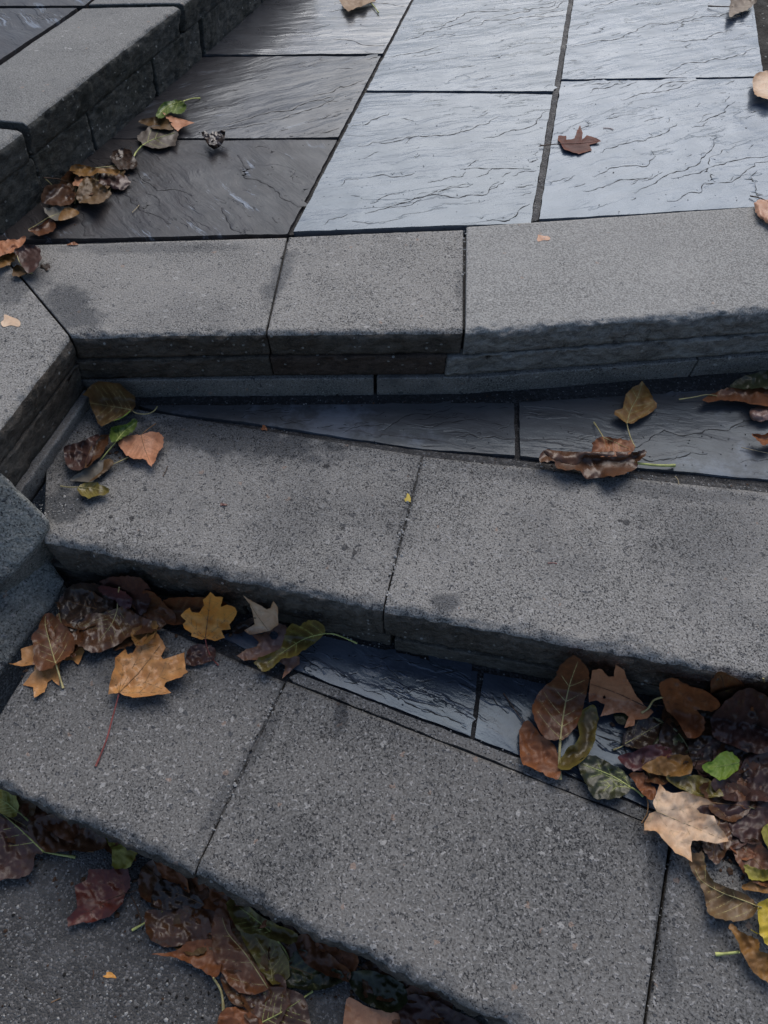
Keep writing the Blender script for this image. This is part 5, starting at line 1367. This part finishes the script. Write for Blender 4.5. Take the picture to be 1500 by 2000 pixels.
scrap('leaf_scrap', 'little black scrap on the corner of the left coping stone', (90, 521), Z0, 'dark', 10, 6, 0.2)

twig_list = [((258, 415), (272, 400), Z0, 'pale', 'short straw bit on the dark slab near the leaf pile'),
             ((1178, 250), (1198, 253), Z0, 'red', 'small red needle on the wet blue slab'),
             ((327, 910), (318, 930), Z2, 'brown', 'bent dark stalk beside the pale orange leaf'),
             ((1318, 930), (1326, 946), Z2, 'pale', 'white straw lying on the grit of the middle step'),
             ((1070, 1100), (1088, 1101), Z2, 'red', 'reddish needle on the right coping stone of the middle step'),
             ((182, 1895), (180, 1912), Z4, 'brown', 'dark needle on the asphalt by the tiny orange scrap'),
             ((100, 1958), (118, 1950), Z4, 'tan', 'tan bark splinter on the asphalt near the bottom left'),
             ((256, 1750), (275, 1798), Z4, 'brown', 'thin dark twig between the red leaf and the gutter pile')]
for a, b, z, m, lab in twig_list:
    P0 = np.array([a, ((a[0] + b[0]) / 2 + 2, (a[1] + b[1]) / 2 - 1), b], float)
    pts = place(catmull(P0, 4, False), z, np.full(9, 0.0016), ())
    vs, fs = tube('twig', pts, [0.0007] * len(pts), None, None)
    o = new_obj('twig', vs, fs, ST[m])
    o['label'] = lab; o['category'] = 'twig'; o['group'] = 'twigs and needles'

# ---------------------------------------------------------------- grit: crumbs of stone in joints and on treads
def grit(name, label, spots, mat):
    vs, fs = [], []
    ico = [(0, 0, 1), (0.9, 0, 0.1), (0.28, 0.85, 0.1), (-0.72, 0.53, 0.1), (-0.72, -0.53, 0.1), (0.28, -0.85, 0.1), (0, 0, -0.6)]
    tri = [(0, 1, 2), (0, 2, 3), (0, 3, 4), (0, 4, 5), (0, 5, 1), (6, 2, 1), (6, 3, 2), (6, 4, 3), (6, 5, 4), (6, 1, 5)]
    for x, y, z, r in spots:
        n = len(vs)
        a = random.uniform(0, 6.28); sx, sy, sz = random.uniform(.7, 1.4), random.uniform(.6, 1.1), random.uniform(.4, .8)
        for (u, v, q) in ico:
            k = random.uniform(0.8, 1.2) * r
            X, Y = u * sx * k, v * sy * k
            vs.append((x + X * math.cos(a) - Y * math.sin(a), y + X * math.sin(a) + Y * math.cos(a), z + q * sz * k + r * 0.25))
        fs += [tuple(n + i for i in t) for t in tri]
    o = new_obj(name, vs, fs, mat, smooth=False)
    o['kind'] = 'stuff'; o['label'] = label; o['category'] = 'grit'
    return o
sp_w, sp_d = [], []
def along(a, b, z, n, spread, rmin, rmax, lists, dz=0.0):
    A, B = xy(a, z), xy(b, z)
    for i in range(n):
        t = random.random()
        p = A + (B - A) * t + np.array([random.gauss(0, spread), random.gauss(0, spread)])
        r = rmin + (rmax - rmin) * random.random() ** 3
        lists.append((p[0], p[1], z + dz, r))
along((908, 446), (906, 560), Z0, 26, 0.003, 0.0012, 0.0032, sp_w)
along((300, 795), (1500, 775), Z2, 120, 0.008, 0.0006, 0.0018, sp_w, -0.003)
along((1050, 905), (1550, 965), Z2, 130, 0.006, 0.0007, 0.0026, sp_w, -0.002)
along((820, 895), (1050, 905), Z2, 20, 0.004, 0.0006, 0.0018, sp_w, -0.002)
along((80, 990), (140, 985), Z2, 90, 0.012, 0.0008, 0.0026, sp_w)
along((825, 900), (750, 1180), Z2, 110, 0.004, 0.0008, 0.0034, sp_w)
along((600, 1225), (930, 1295), Z3, 70, 0.008, 0.0007, 0.0022, sp_w, -0.002)
along((565, 1325), (1090, 1520), Z3, 50, 0.006, 0.0007, 0.0024, sp_w)
along((552, 1340), (385, 1690), Z3, 80, 0.004, 0.0006, 0.0028, sp_w)
along((825, 900), (750, 1180), Z2, 60, 0.004, 0.0008, 0.0028, sp_d)
along((552, 1340), (385, 1690), Z3, 60, 0.004, 0.0006, 0.0024, sp_d)
along((562, 465), (520, 640), Z0, 60, 0.003, 0.0006, 0.0022, sp_d)
along((1312, 1650), (1265, 1990), Z3, 60, 0.004, 0.0006, 0.0026, sp_d)
along((1312, 1650), (1265, 1990), Z3, 40, 0.005, 0.0006, 0.002, sp_w)
along((1045, 430), (1110, 20), Z0, 60, 0.004, 0.0007, 0.0022, sp_w, -0.002)
along((1060, 436), (1500, 408), Z0, 60, 0.004, 0.0006, 0.0020, sp_w, -0.004)
for i in range(46):
    p = xy((random.uniform(560, 1480), random.uniform(470, 630)), Z0); sp_w.append((p[0], p[1], Z0, random.uniform(0.0006, 0.0022)))
for i in range(70):
    p = xy((random.uniform(250, 1480), random.uniform(980, 1150)), Z2); sp_w.append((p[0], p[1], Z2, random.uniform(0.0005, 0.0018)))
for i in range(700):
    p = xy((random.uniform(-30, 520), random.uniform(1690, 2010)), Z4); sp_w.append((p[0], p[1], Z4, 0.0006 + 0.0022 * random.random() ** 3))
for i in range(500):
    p = xy((random.uniform(-30, 560), random.uniform(1690, 2010)), Z4); sp_d.append((p[0], p[1], Z4, 0.0006 + 0.0024 * random.random() ** 3))
for i in range(140):
    p = xy((random.uniform(660, 1480), random.uniform(10, 430)), Z0); sp_d.append((p[0], p[1], Z0, random.uniform(0.0006, 0.0018)))
for i in range(80):
    p = xy((random.uniform(740, 1480), random.uniform(810, 940)), Z2); sp_d.append((p[0], p[1], Z2, random.uniform(0.0006, 0.0016)))
along((300, 795), (1500, 775), Z2, 200, 0.010, 0.0008, 0.003, sp_d, -0.003)
along((600, 1225), (1100, 1310), Z3, 160, 0.010, 0.0008, 0.003, sp_d, -0.003)
sp_b = []
along((60, 1320), (130, 1180), Z3, 50, 0.012, 0.0012, 0.004, sp_b)
along((150, 1170), (460, 1230), Z3, 110, 0.014, 0.0012, 0.005, sp_b)
along((1120, 1330), (1500, 1420), Z3, 120, 0.03, 0.0012, 0.005, sp_b)
along((1260, 1560), (1500, 1700), Z3, 120, 0.03, 0.0012, 0.005, sp_b)
along((150, 830), (240, 900), Z2, 50, 0.014, 0.001, 0.004, sp_b)
along((300, 792), (1500, 770), Z2, 50, 0.006, 0.001, 0.003, sp_b)
along((90, 450), (260, 290), Z0, 90, 0.02, 0.0012, 0.004, sp_b)
along((820, 895), (1500, 958), Z2, 30, 0.005, 0.001, 0.003, sp_b)
along((0, 1640), (380, 1760), Z4, 160, 0.025, 0.0012, 0.005, sp_b)
along((380, 1760), (860, 2000), Z4, 220, 0.03, 0.0012, 0.005, sp_b)
for i in range(60):
    p = xy((random.uniform(-30, 520), random.uniform(1700, 2010)), Z4); sp_b.append((p[0], p[1], Z4, 0.0008 + 0.0022 * random.random() ** 2))
grit('leaf_crumbs', 'small brown leaf crumbs around the leaf piles', sp_b, plain('crumb_brown', (0.085, 0.045, 0.025), 0.7, 0.7))
grit('grit', 'pale stone crumbs scattered in the joints and over the treads', sp_w, plain('grit_pale', (0.40, 0.395, 0.38), 0.7))
grit('soil_crumbs', 'dark soil crumbs on the slate and along the riser bases', sp_d, plain('crumb_dark', (0.022, 0.020, 0.018), 0.8))
